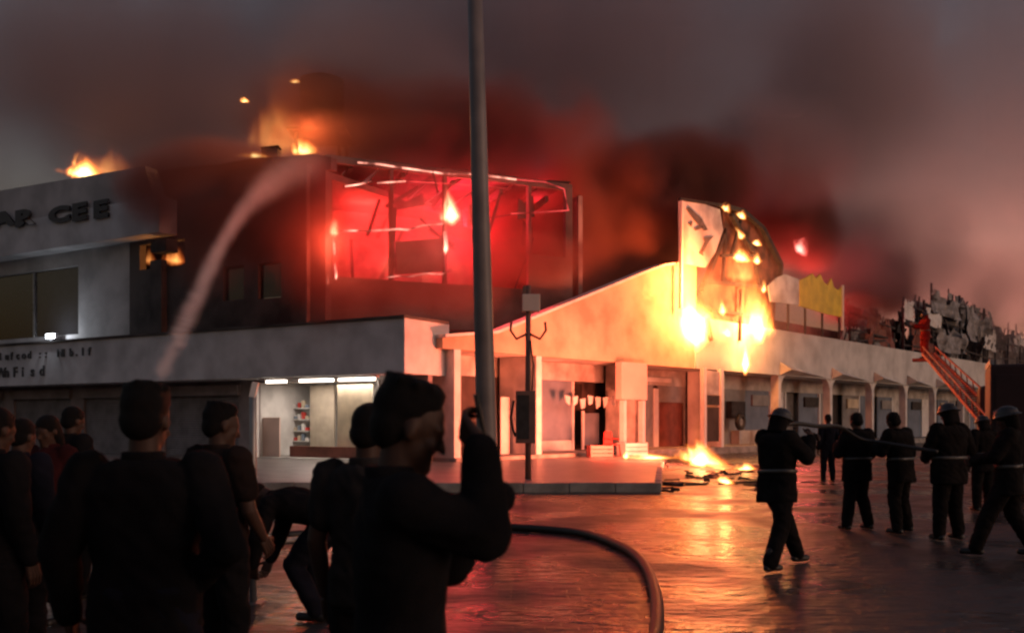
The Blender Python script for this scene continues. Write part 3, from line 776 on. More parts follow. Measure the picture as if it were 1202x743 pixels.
def flame(base, w, h, label, strength=30, seed=1, d=None, tilt=0.0, cols=(HOT, MID, EDGE), light=0, lcol=(1.0, 0.33, 0.09), lrad=0.5, nscale=3.0, rag=0.6, loff=(0, -0.3, 0), name='flame', ang=0.0, aim=None):
    o = bpy.data.objects.new(name, flame_mesh()); COL.objects.link(o)
    d = d or w
    # emission per metre is scaled by the depth of the flame so that a small flame is as bright as a big one
    m = flame_material('flame_%d' % seed, *cols, strength / (2 * d), seed, nscale, rag)
    o.data.materials.append(m)
    o.matrix_world = Matrix.Translation(base) @ Matrix.Rotation(ang, 4, 'Z') @ Matrix.Rotation(tilt, 4, 'Y') @ Matrix.Diagonal((w, d, h, 1))
    tag(o, label, 'fire', 'flames of the building fire')
    if light:
        lp_ = Vector(base) + Vector((0, 0, h * 0.45)) + Vector(loff)
        if aim:                                   # added spot, shaped to light the front and spare the road its glare
            spot_light('fire_light', lp_, aim, light, lcol, lrad)
            point_light('fire_light', lp_, light * 0.2, lcol, lrad)
        else:
            point_light('fire_light', lp_, light, lcol, lrad)
    return o
def rp(px, py, y): 
    x, z = on(MR, px, py, y); return MR @ Vector((x, y, z))
def lpnt(px, py, y):
    x, z = on(ML, px, py, y); return ML @ Vector((x, y, z))
def upnt(px, py, y):
    x, z = on(MU, px, py, y); return MU @ Vector((x, y, z))

flame(rp(832, 404, -0.8), 1.7, 4.8, 'long slanting white-hot flame on the right end of the orange gable', 58, 1, 0.9, R(-38), light=4300, lcol=(1.0, 0.19, 0.04), loff=(0.1, -1.5, 0.3), lrad=0.5, rag=0.75, nscale=2.6, aim=(-0.9, 0.55, -0.1))
flame(rp(886, 404, -0.7), 1.5, 3.6, 'big white-hot flame below the burnt sign frame', 62, 2, 0.8, 0.06, light=2000, loff=(0.6, -0.9, 0), lrad=0.6, rag=0.8, aim=(-0.75, 0.66, 0))
flame(rp(875, 441, -0.6), 0.45, 2.4, 'thin flame dripping from the canopy band below the burnt sign', 40, 3, 0.35, 0.0, rag=0.5)
flame(rp(869, 309, -0.4), 0.85, 0.9, 'small round flame inside the burnt sign frame', 36, 4, 0.4, 0.2)
flame(rp(889, 311, -0.4), 0.42, 0.8, 'small flame on the right bar of the burnt sign frame', 30, 5, 0.3, 0.0)
flame(rp(888, 289, -0.4), 0.42, 0.45, 'tiny flame high on the right bar of the burnt sign frame', 26, 6, 0.3, 0.3)
flame(rp(869, 257, -0.4), 0.5, 0.5, 'tiny flame near the peak of the burnt sign frame', 24, 7, 0.3, 0.5)
flame(rp(850, 248, -0.4), 0.5, 0.5, 'tiny flame where billboard and burnt frame meet', 20, 8, 0.3, 0.7)
flame(rp(849, 372, -0.4), 0.4, 1.1, 'narrow flame low on the left of the burnt sign', 26, 9, 0.3, -0.1)
flame(rp(852, 396, -0.5), 0.55, 0.7, 'flame on the canopy edge left of the big one', 30, 10, 0.3, 0.4)
flame(rp(872, 282, -0.4), 0.35, 0.8, 'slim flame on the slanting bar of the burnt sign', 22, 11, 0.3, -0.4)
flame(rp(896, 345, -0.4), 0.3, 0.9, 'slim flame on the lower right bar of the burnt sign', 22, 12, 0.3, 0.1)
flame(rp(934, 296, -0.2), 1.0, 1.1, 'pink flame in red smoke above the yellow sign', 14, 13, 0.5, 0.9, cols=((1, .45, .35), (1, .16, .12), (1, .05, .05)))
flame(rp(872, 338, -0.5), 1.5, 2.6, 'ragged dim flames filling the burnt sign frame', 7, 40, 0.5, 0.05, cols=DIM, rag=1.0, nscale=4.0)
flame(rp(852, 402, -0.6), 1.2, 2.6, 'ragged orange flames between the gable flame and the big one', 9, 41, 0.5, -0.2, cols=DIM, rag=1.0, nscale=4.0)
flame(rp(770, 352, -0.4), 1.1, 1.3, 'thin orange flames creeping up the edge of the gable', 4, 42, 0.4, -0.5, cols=DIM, rag=1.0, nscale=4.0)
# on the ground
flame(ground(822, 31.5), 1.3, 1.0, 'low bright fire burning on the ground before the shops', 46, 14, 0.8, 0.15, light=3000, lcol=(1.0, 0.165, 0.075), loff=(0, 0, 0.2), lrad=0.5, aim=(-0.7, 0.62, 0.35))
flame(ground(838, 30.0), 2.0, 0.55, 'low orange flames spreading right of the ground fire', 10, 15, 0.7, 0.3, cols=DIM, light=2200, lcol=(1.0, 0.165, 0.075), loff=(0.3, 0, 0.25), lrad=0.5, aim=(-0.7, 0.62, 0.35))
flame(ground(876, 29.3), 0.55, 0.35, 'small flame on the road just left of the striding firefighter', 34, 16, 0.4)
flame(ground(851, 23.3), 0.42, 0.26, 'small nearer flame on the wet road', 40, 17, 0.35, 0.2, light=18, loff=(0, 0, .25), lrad=.15)
flame(ground(764, 33.0, 0.2), 1.6, 0.28, 'thin line of flame along the pavement edge', 26, 18, 0.4, light=1700, lcol=(1.0, 0.165, 0.075), loff=(0, -0.3, 0.45), lrad=0.4, aim=(-0.7, 0.62, 0.35))
flame(ground(735, 33.5, 0.2), 0.25, 0.4, 'little flame on the pavement beside the pale crate', 30, 19, 0.2)
# upper floor
flame(upnt(531, 266, -0.35), 0.62, 1.65, 'bright pointed flame at the window post of the red-lit floor', 40, 20, 0.4, -0.12, cols=((1.0, .80, .45), (1.0, .45, .2), (1, .15, .08)), rag=0.35)
flame(upnt(523, 300, -0.3), 0.16, 1.0, 'narrow flame below the bright pointed one', 24, 21, 0.15, 0, cols=((1.0, .7, .4), (1.0, .3, .2), (1, .1, .1)))
flame(upnt(391, 280, -0.25), 0.35, 0.9, 'flame at the left end of the red-lit floor', 16, 22, 0.25, 0.2, cols=((1.0, .6, .3), (1.0, .25, .1), (1, .1, .05)))
flame(upnt(384, 338, -0.25), 0.12, 0.9, 'slim flame low at the left corner of the red-lit floor', 18, 23, 0.12, 0, cols=((1.0, .6, .4), (1.0, .25, .15), (1, .1, .05)))
flame(upnt(395, 330, -0.25), 0.10, 0.7, 'slim flame beside the corner one on the red-lit floor', 16, 24, 0.1, 0, cols=((1.0, .6, .4), (1.0, .25, .15), (1, .1, .05)))
flame(upnt(500, 345, 1.3), 3.9, 4.6, 'wide red fire filling the room behind the upper windows', 3.6, 25, 0.8, 0, cols=((1, .16, .09), (1, .05, .05), (1, .02, .03)), rag=1.5, nscale=5.0, ang=R(25))
point_light('fire_light', upnt(430, 250, 2.6), 1200, (1.0, 0.035, 0.025), 0.7)
point_light('fire_light', upnt(545, 262, 2.2), 2300, (1.0, 0.02, 0.04), 0.8)
point_light('fire_light', upnt(630, 235, 2.4), 1100, (1.0, 0.03, 0.045), 0.6)
point_light('fire_light', upnt(545, 262, -0.9), 420, (1.0, 0.10, 0.08), 0.5)
point_light('fire_light', upnt(391, 285, -0.8), 420, (1.0, 0.14, 0.07), 0.4)
# roof of the corner block
flame(lpnt(98, 212, 2.0), 1.5, 1.25, 'bright fire on the roof behind the name band', 34, 30, 0.7, 0.1, light=170, loff=(0, 0, .5))
flame(lpnt(125, 212, 2.6), 2.6, 1.7, 'dim orange flames spreading right along the roof of the name band', 4, 31, 1.0, 0.3, cols=DIM)
flame(lpnt(358, 184, 2.0), 0.9, 0.8, 'bright low fire on the burnt parapet under the water tank', 26, 32, 0.5, 0, light=260, loff=(0, 0.5, .9))
flame(lpnt(330, 188, 3.0), 2.6, 2.8, 'dim orange fire on the roof below the water tank', 3.4, 33, 1.0, 0.1, cols=DIM, light=420, loff=(0, 0, .8))
flame(at(287, 121, 40), 0.35, 0.3, 'single ember glowing in the smoke left of the water tank', 26, 34, 0.25)
flame(at(347, 98, 40.2), 0.45, 0.25, 'ember on the top rim of the water tank', 20, 35, 0.25)
flame(lpnt(300, 186, 1.0), 0.9, 0.3, 'low line of flame on the parapet left of the tank', 12, 36, 0.3)
flame(lpnt(205, 313, 1.3), 0.75, 1.05, 'orange fire seen through the small high window', 9, 37, 0.35, 0.1, cols=DIM, light=42, loff=(0, 0, 0), lcol=(1, .36, .08), lrad=.3)
flame(lpnt(175, 312, 1.3), 0.5, 0.9, 'dim orange fire behind the pipe in the small high window', 3, 38, 0.3, 0, cols=DIM)
bd = empty('burnt_box', Matrix.Translation(lpnt(319, 178, 1.6)), 'small charred box on the edge of the burning parapet', 'box')
box('box_body', -0.32, 0.28, -0.25, 0.25, -0.45, 0.06, CHAR, bd)
MB().bar((-0.36, 0, 0.07), (0.32, 0, 0.14), 0.55, 0.04).build('lid', CHAR, bd)

# ================================================================== SMOKE
class Field:
    def __init__(s, tree, sock): s.t = tree; s.s = sock
    def _m(s, op, o=None, clamp=False):
        n = s.t.nodes.new('ShaderNodeMath'); n.operation = op; n.use_clamp = clamp
        s.t.links.new(s.s, n.inputs[0])
        if o is not None:
            if isinstance(o, Field): s.t.links.new(o.s, n.inputs[1])
            else: n.inputs[1].default_value = o
        return Field(s.t, n.outputs[0])
    def __add__(s, o): return s._m('ADD', o)
    def __sub__(s, o): return s._m('SUBTRACT', o)
    def __mul__(s, o): return s._m('MULTIPLY', o)
    def max(s, o): return s._m('MAXIMUM', o)
    def min(s, o): return s._m('MINIMUM', o)
    def pow(s, o): return s._m('POWER', o)
    def sat(s): return s._m('ADD', 0.0, True)
def smoke_volume(name, lo, hi, res, blobs, m, label, nscale=0.15, warp=6.0, seed=0.0, rag=2.2, edge=2.2, soft=1.5):
    vd = bpy.data.volumes.new(name)
    o = bpy.data.objects.new(name, vd); COL.objects.link(o)
    ng = bpy.data.node_groups.new(name, 'GeometryNodeTree')
    ng.interface.new_socket('Geometry', in_out='INPUT', socket_type='NodeSocketGeometry')
    ng.interface.new_socket('Geometry', in_out='OUTPUT', socket_type='NodeSocketGeometry')
    N, L = ng.nodes, ng.links
    go = N.new('NodeGroupOutput'); vc = N.new('GeometryNodeVolumeCube'); sm = N.new('GeometryNodeSetMaterial')
    vc.inputs['Min'].default_value = lo; vc.inputs['Max'].default_value = hi
    for k, ax in enumerate('XYZ'): vc.inputs['Resolution ' + ax].default_value = res[k]
    pos = N.new('GeometryNodeInputPosition').outputs[0]
    def vm(op, a, b):
        n = N.new('ShaderNodeVectorMath'); n.operation = op
        for i, q in enumerate((a, b)):
            if isinstance(q, (tuple, Vector)): n.inputs[i].default_value = tuple(q)
            elif isinstance(q, (int, float)): n.inputs['Scale'].default_value = q
            else: L.new(q, n.inputs[i])
        return n
    off = vm('ADD', pos, (seed, seed * 0.7, seed * 0.3)).outputs[0]
    st = vm('MULTIPLY', off, (1.0, 1.0, 0.8)).outputs[0]
    n1 = N.new('ShaderNodeTexNoise'); n1.inputs['Scale'].default_value = nscale * 0.6; n1.inputs['Detail'].default_value = 2
    L.new(st, n1.inputs['Vector'])
    w = vm('SUBTRACT', n1.outputs['Color'], (0.5, 0.5, 0.5)).outputs[0]
    ws = N.new('ShaderNodeVectorMath'); ws.operation = 'SCALE'; L.new(w, ws.inputs[0]); ws.inputs['Scale'].default_value = warp
    p = vm('ADD', pos, ws.outputs[0]).outputs[0]
    n2 = N.new('ShaderNodeTexNoise'); n2.inputs['Scale'].default_value = nscale; n2.inputs['Detail'].default_value = 5; n2.inputs['Roughness'].default_value = 0.55; n2.inputs['Distortion'].default_value = 0.4
    L.new(vm('ADD', st, ws.outputs[0]).outputs[0], n2.inputs['Vector'])
    fb = (Field(ng, n2.outputs['Fac']) - 0.5) * rag
    total = None
    for bl in blobs:
        c, r, dens = bl[:3]
        d = vm('MULTIPLY', vm('SUBTRACT', p, tuple(c)).outputs[0], (1 / r[0], 1 / r[1], 1 / r[2])).outputs[0]
        ln = N.new('ShaderNodeVectorMath'); ln.operation = 'LENGTH'; L.new(d, ln.inputs[0])
        v = Field(ng, ln.outputs['Value']) * -1.0 + 1.0
        v = ((v + fb) * edge).sat() * (v * soft).sat() * dens
        if len(bl) > 3:                      # only behind the front of the shop wing
            dp = N.new('ShaderNodeVectorMath'); dp.operation = 'DOT_PRODUCT'; L.new(pos, dp.inputs[0]); dp.inputs[1].default_value = (-0.75, 0.661, 0)
            v = v * ((Field(ng, dp.outputs['Value']) - (CORNER.x * -0.75 + CORNER.y * 0.661 + bl[3])) * 1.2).sat()
        total = v if total is None else total + v
    L.new(total.s, vc.inputs['Density'])
    L.new(vc.outputs[0], sm.inputs['Geometry']); sm.inputs['Material'].default_value = m
    L.new(sm.outputs[0], go.inputs[0])
    md = o.modifiers.new('smoke', 'NODES'); md.node_group = ng
    tag(o, label, 'smoke', kind='stuff')
    return o
def smoke_mat(name, col, absorb, dens, aniso=0.2):
    m = bpy.data.materials.new(name); m.use_nodes = True
    N = m.node_tree.nodes; N.clear(); L = m.node_tree.links
    out = N.new('ShaderNodeOutputMaterial'); pv = N.new('ShaderNodeVolumePrincipled')
    pv.inputs['Color'].default_value = (*col, 1)
    pv.inputs['Absorption Color'].default_value = (*absorb, 1)
    pv.inputs['Density'].default_value = dens
    pv.inputs['Anisotropy'].default_value = aniso
    L.new(pv.outputs[0], out.inputs['Volume'])
    return m
def sb(px, py, Y, rpx, rpy, ry, d):
    return (at(px, py, Y), (rpx / F_PX * Y, ry, rpy / F_PX * Y), d)
SMK = smoke_mat('brown_smoke', (0.35, 0.29, 0.31), (0.25, 0.2, 0.2), 1.0)
blobs = [
    # over the corner block
    sb(420, 110, 41, 230, 110, 4, 0.35),
    sb(470, 140, 45, 230, 90, 6, 0.35),
    sb(150, 110, 48, 340, 140, 8, 0.30),
    sb(620, 60, 54, 300, 170, 9, 0.28),
    # inside the burning room
    sb(470, 270, 35.6, 130, 95, 1.9, 0.45),
    sb(590, 255, 38.2, 130, 80, 1.9, 0.45),
    # right plume drifting up and right
    sb(880, 200, 54, 160, 65, 5, 0.7),
    sb(1010, 290, 62, 150, 75, 6, 0.55),
    sb(985, 110, 66, 150, 190, 8, 0.30),
    sb(1140, 340, 82, 190, 60, 7, 0.30),
    # thin grey veil behind everything
    sb(600, 150, 88, 1400, 420, 18, 0.12),
    # thin lit smoke before the burning gable and signs
    sb(850, 350, 42, 170, 120, 3.5, 0.12),
    sb(600, 330, 30, 500, 120, 5, 0.010),
]
smoke_volume('smoke', (-52, 30, 4.5), (68, 100, 52), (200, 117, 80), blobs, SMK, 'brown smoke rolling over the burning roofs')
SOOTM = smoke_mat('dark_soot_smoke', (0.24, 0.105, 0.088), (0.12, 0.08, 0.08), 1.0)
soot = [
    # dark bank hiding the wall between the red floor and the billboard
    sb(655, 300, 39.0, 130, 125, 3.4, 3.4) + (0.5,),
    sb(750, 270, 44.0, 150, 125, 3.8, 3.6) + (0.5,),
    sb(840, 205, 48, 150, 60, 3.5, 2.6) + (0.5,),
    sb(640, 300, 35.2, 75, 50, 1.5, 1.6),
    sb(560, 165, 39, 190, 75, 3.0, 1.2),
    # streaming down over the right roofs
    sb(950, 255, 58, 130, 65, 4, 2.6) + (1.0,),
    sb(1050, 325, 69, 130, 50, 4, 2.4) + (1.2,),
    sb(1000, 370, 58, 60, 25, 2, 1.0),
    # before the corner block
    sb(300, 262, 31.4, 150, 120, 1.5, 1.6),
    sb(185, 222, 34.6, 65, 45, 1.2, 2.4),
    sb(250, 205, 33.5, 110, 40, 1.4, 1.6),
    sb(420, 165, 36, 160, 35, 1.8, 1.2),
    sb(520, 255, 32.6, 210, 110, 1.5, 0.35),
    sb(470, 350, 31.2, 220, 46, 1.1, 1.1),
    sb(395, 130, 40.5, 130, 70, 3, 0.7),
]
smoke_volume('soot_smoke', (-19, 29, 4.9), (40, 76, 22), (180, 144, 54), soot, SOOTM, 'dark red soot smoke hanging before the burning upper floor', nscale=0.30, warp=2.6, seed=11.0, rag=2.8, edge=3.2)
point_light('fire_light', at(1150, 425, 100), 36000, (1.0, 0.42, 0.30), 1.0)  # unseen light added behind the far roofs for pink glow in the smoke
point_light('fire_light', rp(938, 345, 3.0), 1300, (1.0, 0.10, 0.09), 0.5)

# ================================================================== POLES, HOSES, TRUCK
lampp = empty('lamp_post', Matrix.Translation(ground(574, 15.0)), 'tall grey steel pole that leans slightly, beside the man filming', 'pole')
tilt = Matrix.Rotation(R(-1.55), 4, 'Y')
MB().tube([(0, 0, 0.02), (0, 0, 0.3), (0, 0, 6), (0, 0, 11.5)], [0.175, 0.170, 0.135, 0.10], 24).build('shaft', POSTM, lampp, True, tilt)
MB().tube([(0, 0, 0.0), (0, 0, 0.03), (0, 0, 0.035)], [0.32, 0.32, 0.2], 20).build('base_plate', POSTM, lampp)
for k in range(4):
    a = k * math.pi / 2 + .4
    MB().tube([(0.26 * math.cos(a), 0.26 * math.sin(a), 0.03), (0.26 * math.cos(a), 0.26 * math.sin(a), 0.09)], 0.022, 6).build('bolt', POSTM, lampp)
box('inspection_door', -0.06, 0.06, -0.185, -0.168, 0.7, 1.15, POSTM, lampp).matrix_local = tilt
MB().tube([(0, 0, 0.02), (0, 0, 0.35)], [0.20, 0.185], 20).build('collar', POSTM, lampp)
WOODP = mat('brown_painted_pole', (0.20, 0.10, 0.08), 0.6, 0.3, 2.0)
up_ = empty('utility_pole', Matrix.Translation(ground(620, 22.3, 0.2)), 'thin brown utility pole with a small box on top and a meter cabinet', 'pole')
def Z(py): return EYE - (py - HOR) / F_PX * 22.3 - 0.2
MB().tube([(0, 0, 0), (0, 0, Z(335))], [0.075, 0.06], 12).build('shaft', WOODP, up_, True)
box('top_box', -0.14, 0.28, -0.14, 0.12, Z(366), Z(346), PINKP, up_, bev=0.02)
box('insulator', -0.13, -0.05, -0.05, 0.05, Z(346), Z(336), WOODP, up_, bev=0.02)
for s in (-1, 1):
    MB().tube([(s * 0.03, -0.02, Z(392)), (s * 0.28, -0.02, Z(398)), (s * 0.42, -0.02, Z(388)), (s * 0.40, -0.02, Z(378))], 0.03, 8).build('bracket', CHAR, up_, True)
box('meter_cabinet', -0.30, 0.17, -0.22, -0.08, Z(520), Z(459), WOODP, up_, bev=0.02)
box('cabinet_door', -0.26, 0.02, -0.24, -0.222, Z(515), Z(464), CHAR, up_)
MB().tube([(0.09, -0.1, Z(459)), (0.12, -0.12, Z(430)), (0.05, -0.08, Z(400))], 0.02, 6).build('cable', CHAR, up_, True)
MB().tube([(-0.34, -0.1, Z(470)), (-0.42, -0.12, Z(490)), (-0.36, -0.1, Z(505)), (-0.3, -0.12, Z(512))], 0.03, 6).build('cable', CHAR, up_, True)
gp_ = empty('gate_post', Matrix.Translation(ground(297, 8.2)), 'thin dark steel post with a red-lit edge at the lit shop', 'post')
MB().tube([(0, 0, 0), (0, 0, 1.84), (0, 0, 1.86)], [0.032, 0.032, 0.015], 12).build('shaft', STEEL, gp_, True)
MB().bar((0.0, -0.02, 1.8), (0.03, -0.02, 1.93), 0.05).build('bracket', FRAMEW, gp_)
box('foot_plate', -0.09, 0.09, -0.09, 0.09, 0, 0.012, STEEL, gp_)

HOSE = mat('wet_black_hose', (0.014, 0.011, 0.010), 0.55, 0.3, 5.0, 0.2)
def spline(pts, n=8):
    P = [Vector(p) for p in pts]; P = [P[0] * 2 - P[1]] + P + [P[-1] * 2 - P[-2]]; out = []
    for i in range(1, len(P) - 2):
        for k in range(n):
            t = k / n; a, b, c, d = P[i - 1], P[i], P[i + 1], P[i + 2]
            out.append(0.5 * ((2 * b) + (c - a) * t + (2 * a - 5 * b + 4 * c - d) * t * t + (3 * b - a - 3 * c + d) * t ** 3))
    out.append(P[-2]); return out
def on_ground(px, py, z):
    Y = (EYE - z) * F_PX / (py - HOR); return Vector(((px - 601) / F_PX * Y, Y, z))
h1 = MB().tube(spline([on_ground(q[0], q[1], 0.055) for q in ((330, 628), (420, 622), (545, 617), (610, 619), (680, 625), (720, 637), (750, 655), (768, 690), (770, 742), (745, 800))]), 0.055, 10)
tag(h1.build('fire_hose', HOSE, None, True), 'thick black fire hose curving over the wet road toward the viewer', 'hose')
h2 = MB().tube(spline([on_ground(q[0], q[1], 0.04) for q in ((150, 668), (232, 655), (262, 651), (300, 641), (335, 634), (380, 632))]), 0.04, 8)
tag(h2.build('flat_hose', mat('pale_wet_hose', (0.40, 0.34, 0.31), 0.25, 0.2, 4.0), None, True), 'thin pale hose on the ground behind the stooping person', 'hose')

# fire truck at the edge of the picture: box body near, low deck with ladder beyond
tp = Vector((10.55, 18.0, 0)); tdir = Vector((0.42, 0.9075, 0))
MT = frame(tp, math.atan2(-tdir.x, tdir.y))
tr = empty('fire_truck', MT, 'dark red fire truck with a raised ladder, cut off by the picture edge', 'truck')
box('locker_body', -1.22, 1.22, 0.0, 2.6, 0.55, 2.70, TRUCKM, tr, bev=0.05)
box('roof_rail', -1.22, -1.14, 0.05, 2.55, 2.703, 2.80, STEEL, tr); box('roof_rail', 1.14, 1.22, 0.05, 2.55, 2.703, 2.80, STEEL, tr)
for s in (-1, 1):
    d_ = box('locker_door', s * 0.6 - 0.52, s * 0.6 + 0.52, -0.03, -0.003, 0.75, 2.5, TRUCKM, tr, bev=0.01)
    hdl = box('handle', s * 0.18 - 0.03, s * 0.18 + 0.03, -0.06, -0.031, 1.45, 1.70, FRAMEW, d_)
    tl = box('tail_lamp', s * 1.05 - 0.09, s * 1.05 + 0.09, -0.05, -0.003, 0.58, 0.72, mat('red_lens', (0.35, 0.02, 0.02), 0.2, 0.1), tr)
    box('mudflap', s * 0.95 - 0.2, s * 0.95 + 0.2, 1.15, 1.17, 0.15, 0.55, BLACK, tr)
    for yy in (1.75, 6.9):
        wh = MB().tube([(s * 1.20, yy, 0.48), (s * 0.92, yy, 0.48)], 0.48, 24).build('wheel', BLACK, tr, True)
        MB().tube([(s * 1.215, yy, 0.48), (s * 1.195, yy, 0.48)], 0.26, 18).build('rim', STEEL, wh)
    box('reflector_strip', s * 1.225 - 0.004, s * 1.225 + 0.004, 0.2, 7.6, 0.92, 1.0, FRAMEW, tr)
box('bumper', -1.2, 1.2, -0.18, -0.02, 0.40, 0.56, STEEL, tr, bev=0.02)
box('chassis_deck', -1.2, 1.2, 2.62, 8.2, 0.55, 1.15, TRUCKM, tr, bev=0.03)
box('crew_cab', -1.18, 1.18, 8.22, 10.2, 0.5, 2.55, TRUCKM, tr, bev=0.12)
tq = MT.inverted() @ at(1176, 507, 24.2)
MB().tube([(tq.x + 0.2, tq.y, 1.153), (tq.x + 0.2, tq.y, 1.30)], [0.62, 0.55], 20).build('turntable', STEEL, tr)
# ladder: from the turntable up to the standing firefighter
base_w = at(1176, 507, 24.2); tip_w = at(1090, 415, 36.0)
Mi = MT.inverted()
lb, lt = Mi @ base_w, Mi @ tip_w
d_ = (lt - lb).normalized(); sd = d_.cross(Vector((0, 0, 1))).normalized() * 0.30
lad = MB().bar(lb + sd, lt + sd * 0.7, 0.07, 0.10).build('ladder_rail', LADM, tr)
MB().bar(lb - sd, lt - sd * 0.7, 0.07, 0.10).build('ladder_rail', LADM, tr)
upv = sd.cross(d_).normalized() * 0.34
for s in (1, -1):
    MB().bar(lb + sd * s + upv, lt + sd * s * 0.7 + upv * 0.8, 0.045).build('ladder_handrail', LADM, tr)
for k in range(38):
    t = (k + 0.5) / 38; p = lb.lerp(lt, t); w_ = 1 - 0.3 * t
    MB().bar(p + sd * w_, p - sd * w_, 0.045).build('rung', LADM, lad)
    if k % 3 == 0:
        for s in (1, -1):
            MB().bar(p + sd * w_ * s, p + d_ * 0.3 + sd * w_ * s + upv * (1 - .2 * t), 0.035).build('brace', LADM, lad)
MB().bar(Mi @ base_w - Vector((0, 0, 0.25)), lb + d_ * 1.4 - Vector((0, 0, .05)), 0.18).build('ladder_ram', STEEL, tr)
plat = Mi @ at(1086, 421, 36.3)
box('ladder_platform', plat.x - 0.45, plat.x + 0.45, plat.y - 0.35, plat.y + 0.35, plat.z - 0.1, plat.z, LADM, tr)

# ================================================================== PEOPLE
def capsule(b, p0, r0, p1, r1, n=12):
    p0, p1 = Vector(p0), Vector(p1); d = p1 - p0; L_ = d.length
    if L_ < 1e-5: d = Vector((0, 0, 1))
    d = d.normalized()
    pts = []; rad = []
    for k in range(5):
        a = math.pi / 2 * (1 - k / 4); pts.append(p0 - d * r0 * math.sin(a)); rad.append(max(0.0015, r0 * math.cos(a)))
    for k in range(5):
        a = math.pi / 2 * k / 4; pts.append(p1 + d * r1 * math.sin(a)); rad.append(max(0.0015, r1 * math.cos(a)))
    b.tube(pts, rad, n)
def ell(b, c, r, M=None, nu=16, nv=10):
    c = Vector(c); v = []; f = []
    for j in range(nv + 1):
        ph = math.pi * j / nv
        for i in range(nu):
            a = 2 * math.pi * i / nu
            p = Vector((r[0] * max(.01, math.sin(ph)) * math.cos(a), r[1] * max(.01, math.sin(ph)) * math.sin(a), r[2] * math.cos(ph)))
            if M: p = M @ p
            v.append(c + p)
    for j in range(nv):
        for i in range(nu):
            f.append((j * nu + i, (j + 1) * nu + i, (j + 1) * nu + (i + 1) % nu, j * nu + (i + 1) % nu))
    f.append(tuple(range(nu))); f.append(tuple(range((nv + 1) * nu - 1, nv * nu - 1, -1)))
    b.add(v, f)
def loft(b, rings, n=20):
    """rings: (centre, right axis, front axis, half width, half depth)"""
    v = []; f = []
    for c, ax, ay, w, d in rings:
        for i in range(n):
            a = 2 * math.pi * i / n
            ca, sa = math.cos(a), math.sin(a)
            e = 0.8
            v.append(Vector(c) + ax * w * math.copysign(abs(ca) ** e, ca) + ay * d * math.copysign(abs(sa) ** e, sa))
    k = len(rings)
    for j in range(k - 1):
        for i in range(n):
            f.append((j * n + i, j * n + (i + 1) % n, (j + 1) * n + (i + 1) % n, (j + 1) * n + i))
    f.append(tuple(range(n - 1, -1, -1))); f.append(tuple(range((k - 1) * n, k * n)))
    b.add(v, f)
def remeshed(b, vox, smooth=3):
    me = bpy.data.meshes.new('tmp'); me.from_pydata([tuple(v) for v in b.v], [], b.f)
    o = bpy.data.objects.new('tmp', me); COL.objects.link(o)
    rm = o.modifiers.new('r', 'REMESH'); rm.mode = 'VOXEL'; rm.voxel_size = vox; rm.use_smooth_shade = True
    if smooth:
        s = o.modifiers.new('s', 'SMOOTH'); s.factor = 0.5; s.iterations = smooth
    dg = bpy.context.evaluated_depsgraph_get()
    out = bpy.data.meshes.new_from_object(o.evaluated_get(dg))
    bpy.data.objects.remove(o); bpy.data.meshes.remove(me)
    return out
def creased(me, amp, seed):
    """press folds into cloth: creases run across the sleeves and down the back"""
    nm = [Vector(v.normal) for v in me.vertices]
    for v, n_ in zip(me.vertices, nm):
        c = v.co
        q = mnoise.noise(Vector((c.x * 7 + seed, c.y * 7, c.z * 4))) * 0.6
        w = 1 - abs(mnoise.noise(Vector((c.x * 9, c.y * 9 + seed, c.z * 13 + c.x * 9)))) * 2
        v.co = c + n_ * amp * (q + 0.7 * w)
    return me
def mesh_child(name, me, m, parent):
    me.name = name; me.materials.clear(); me.materials.append(m)
    for p in me.polygons: p.use_smooth = True
    o = bpy.data.objects.new(name, me); COL.objects.link(o); o.parent = parent
    return o
def hand(b, wrist, d, nrm, curl=0.5, s=1.0, side=1):
    """palm and five fingers; d: pointing direction, nrm: out of the palm, side: +1 when the thumb lies along d x nrm"""
    d = Vector(d).normalized(); nrm = (Vector(nrm) - d * Vector(nrm).dot(d)).normalized(); lat = d.cross(nrm).normalized() * side
    w = Vector(wrist)
    for k in range(4):
        o = (k - 1.5) * 0.021 * s
        capsule(b, w + d * 0.012 + lat * -o * 0.7, 0.017 * s, w + d * 0.085 * s - lat * o, 0.0135 * s, 8)
        ln = (0.088, 0.098, 0.090, 0.070)[k] * s
        p = w + d * 0.09 * s - lat * o; a = 0.0
        for q, fr_ in enumerate((0.45, 0.32, 0.23)):
            a += curl * (0.7, 0.9, 0.7)[q]
            dd = d * math.cos(a) + nrm * math.sin(a)
            p2 = p + dd * ln * fr_; capsule(b, p, (0.0092, 0.0085, 0.0078)[q] * s, p2, (0.0085, 0.0078, 0.007)[q] * s, 8); p = p2
    p = w + d * 0.025 * s + lat * 0.032 * s
    for q, (l_, r_) in enumerate(((0.045, .0125), (0.032, .0105), (0.026, .009))):
        dd = (d * (0.55 + .15 * q) + lat * (0.65 - .3 * q) + nrm * (0.25 + 0.25 * curl)).normalized()
        p2 = p + dd * l_ * s; capsule(b, p, r_ * s, p2, r_ * 0.9 * s, 8); p = p2

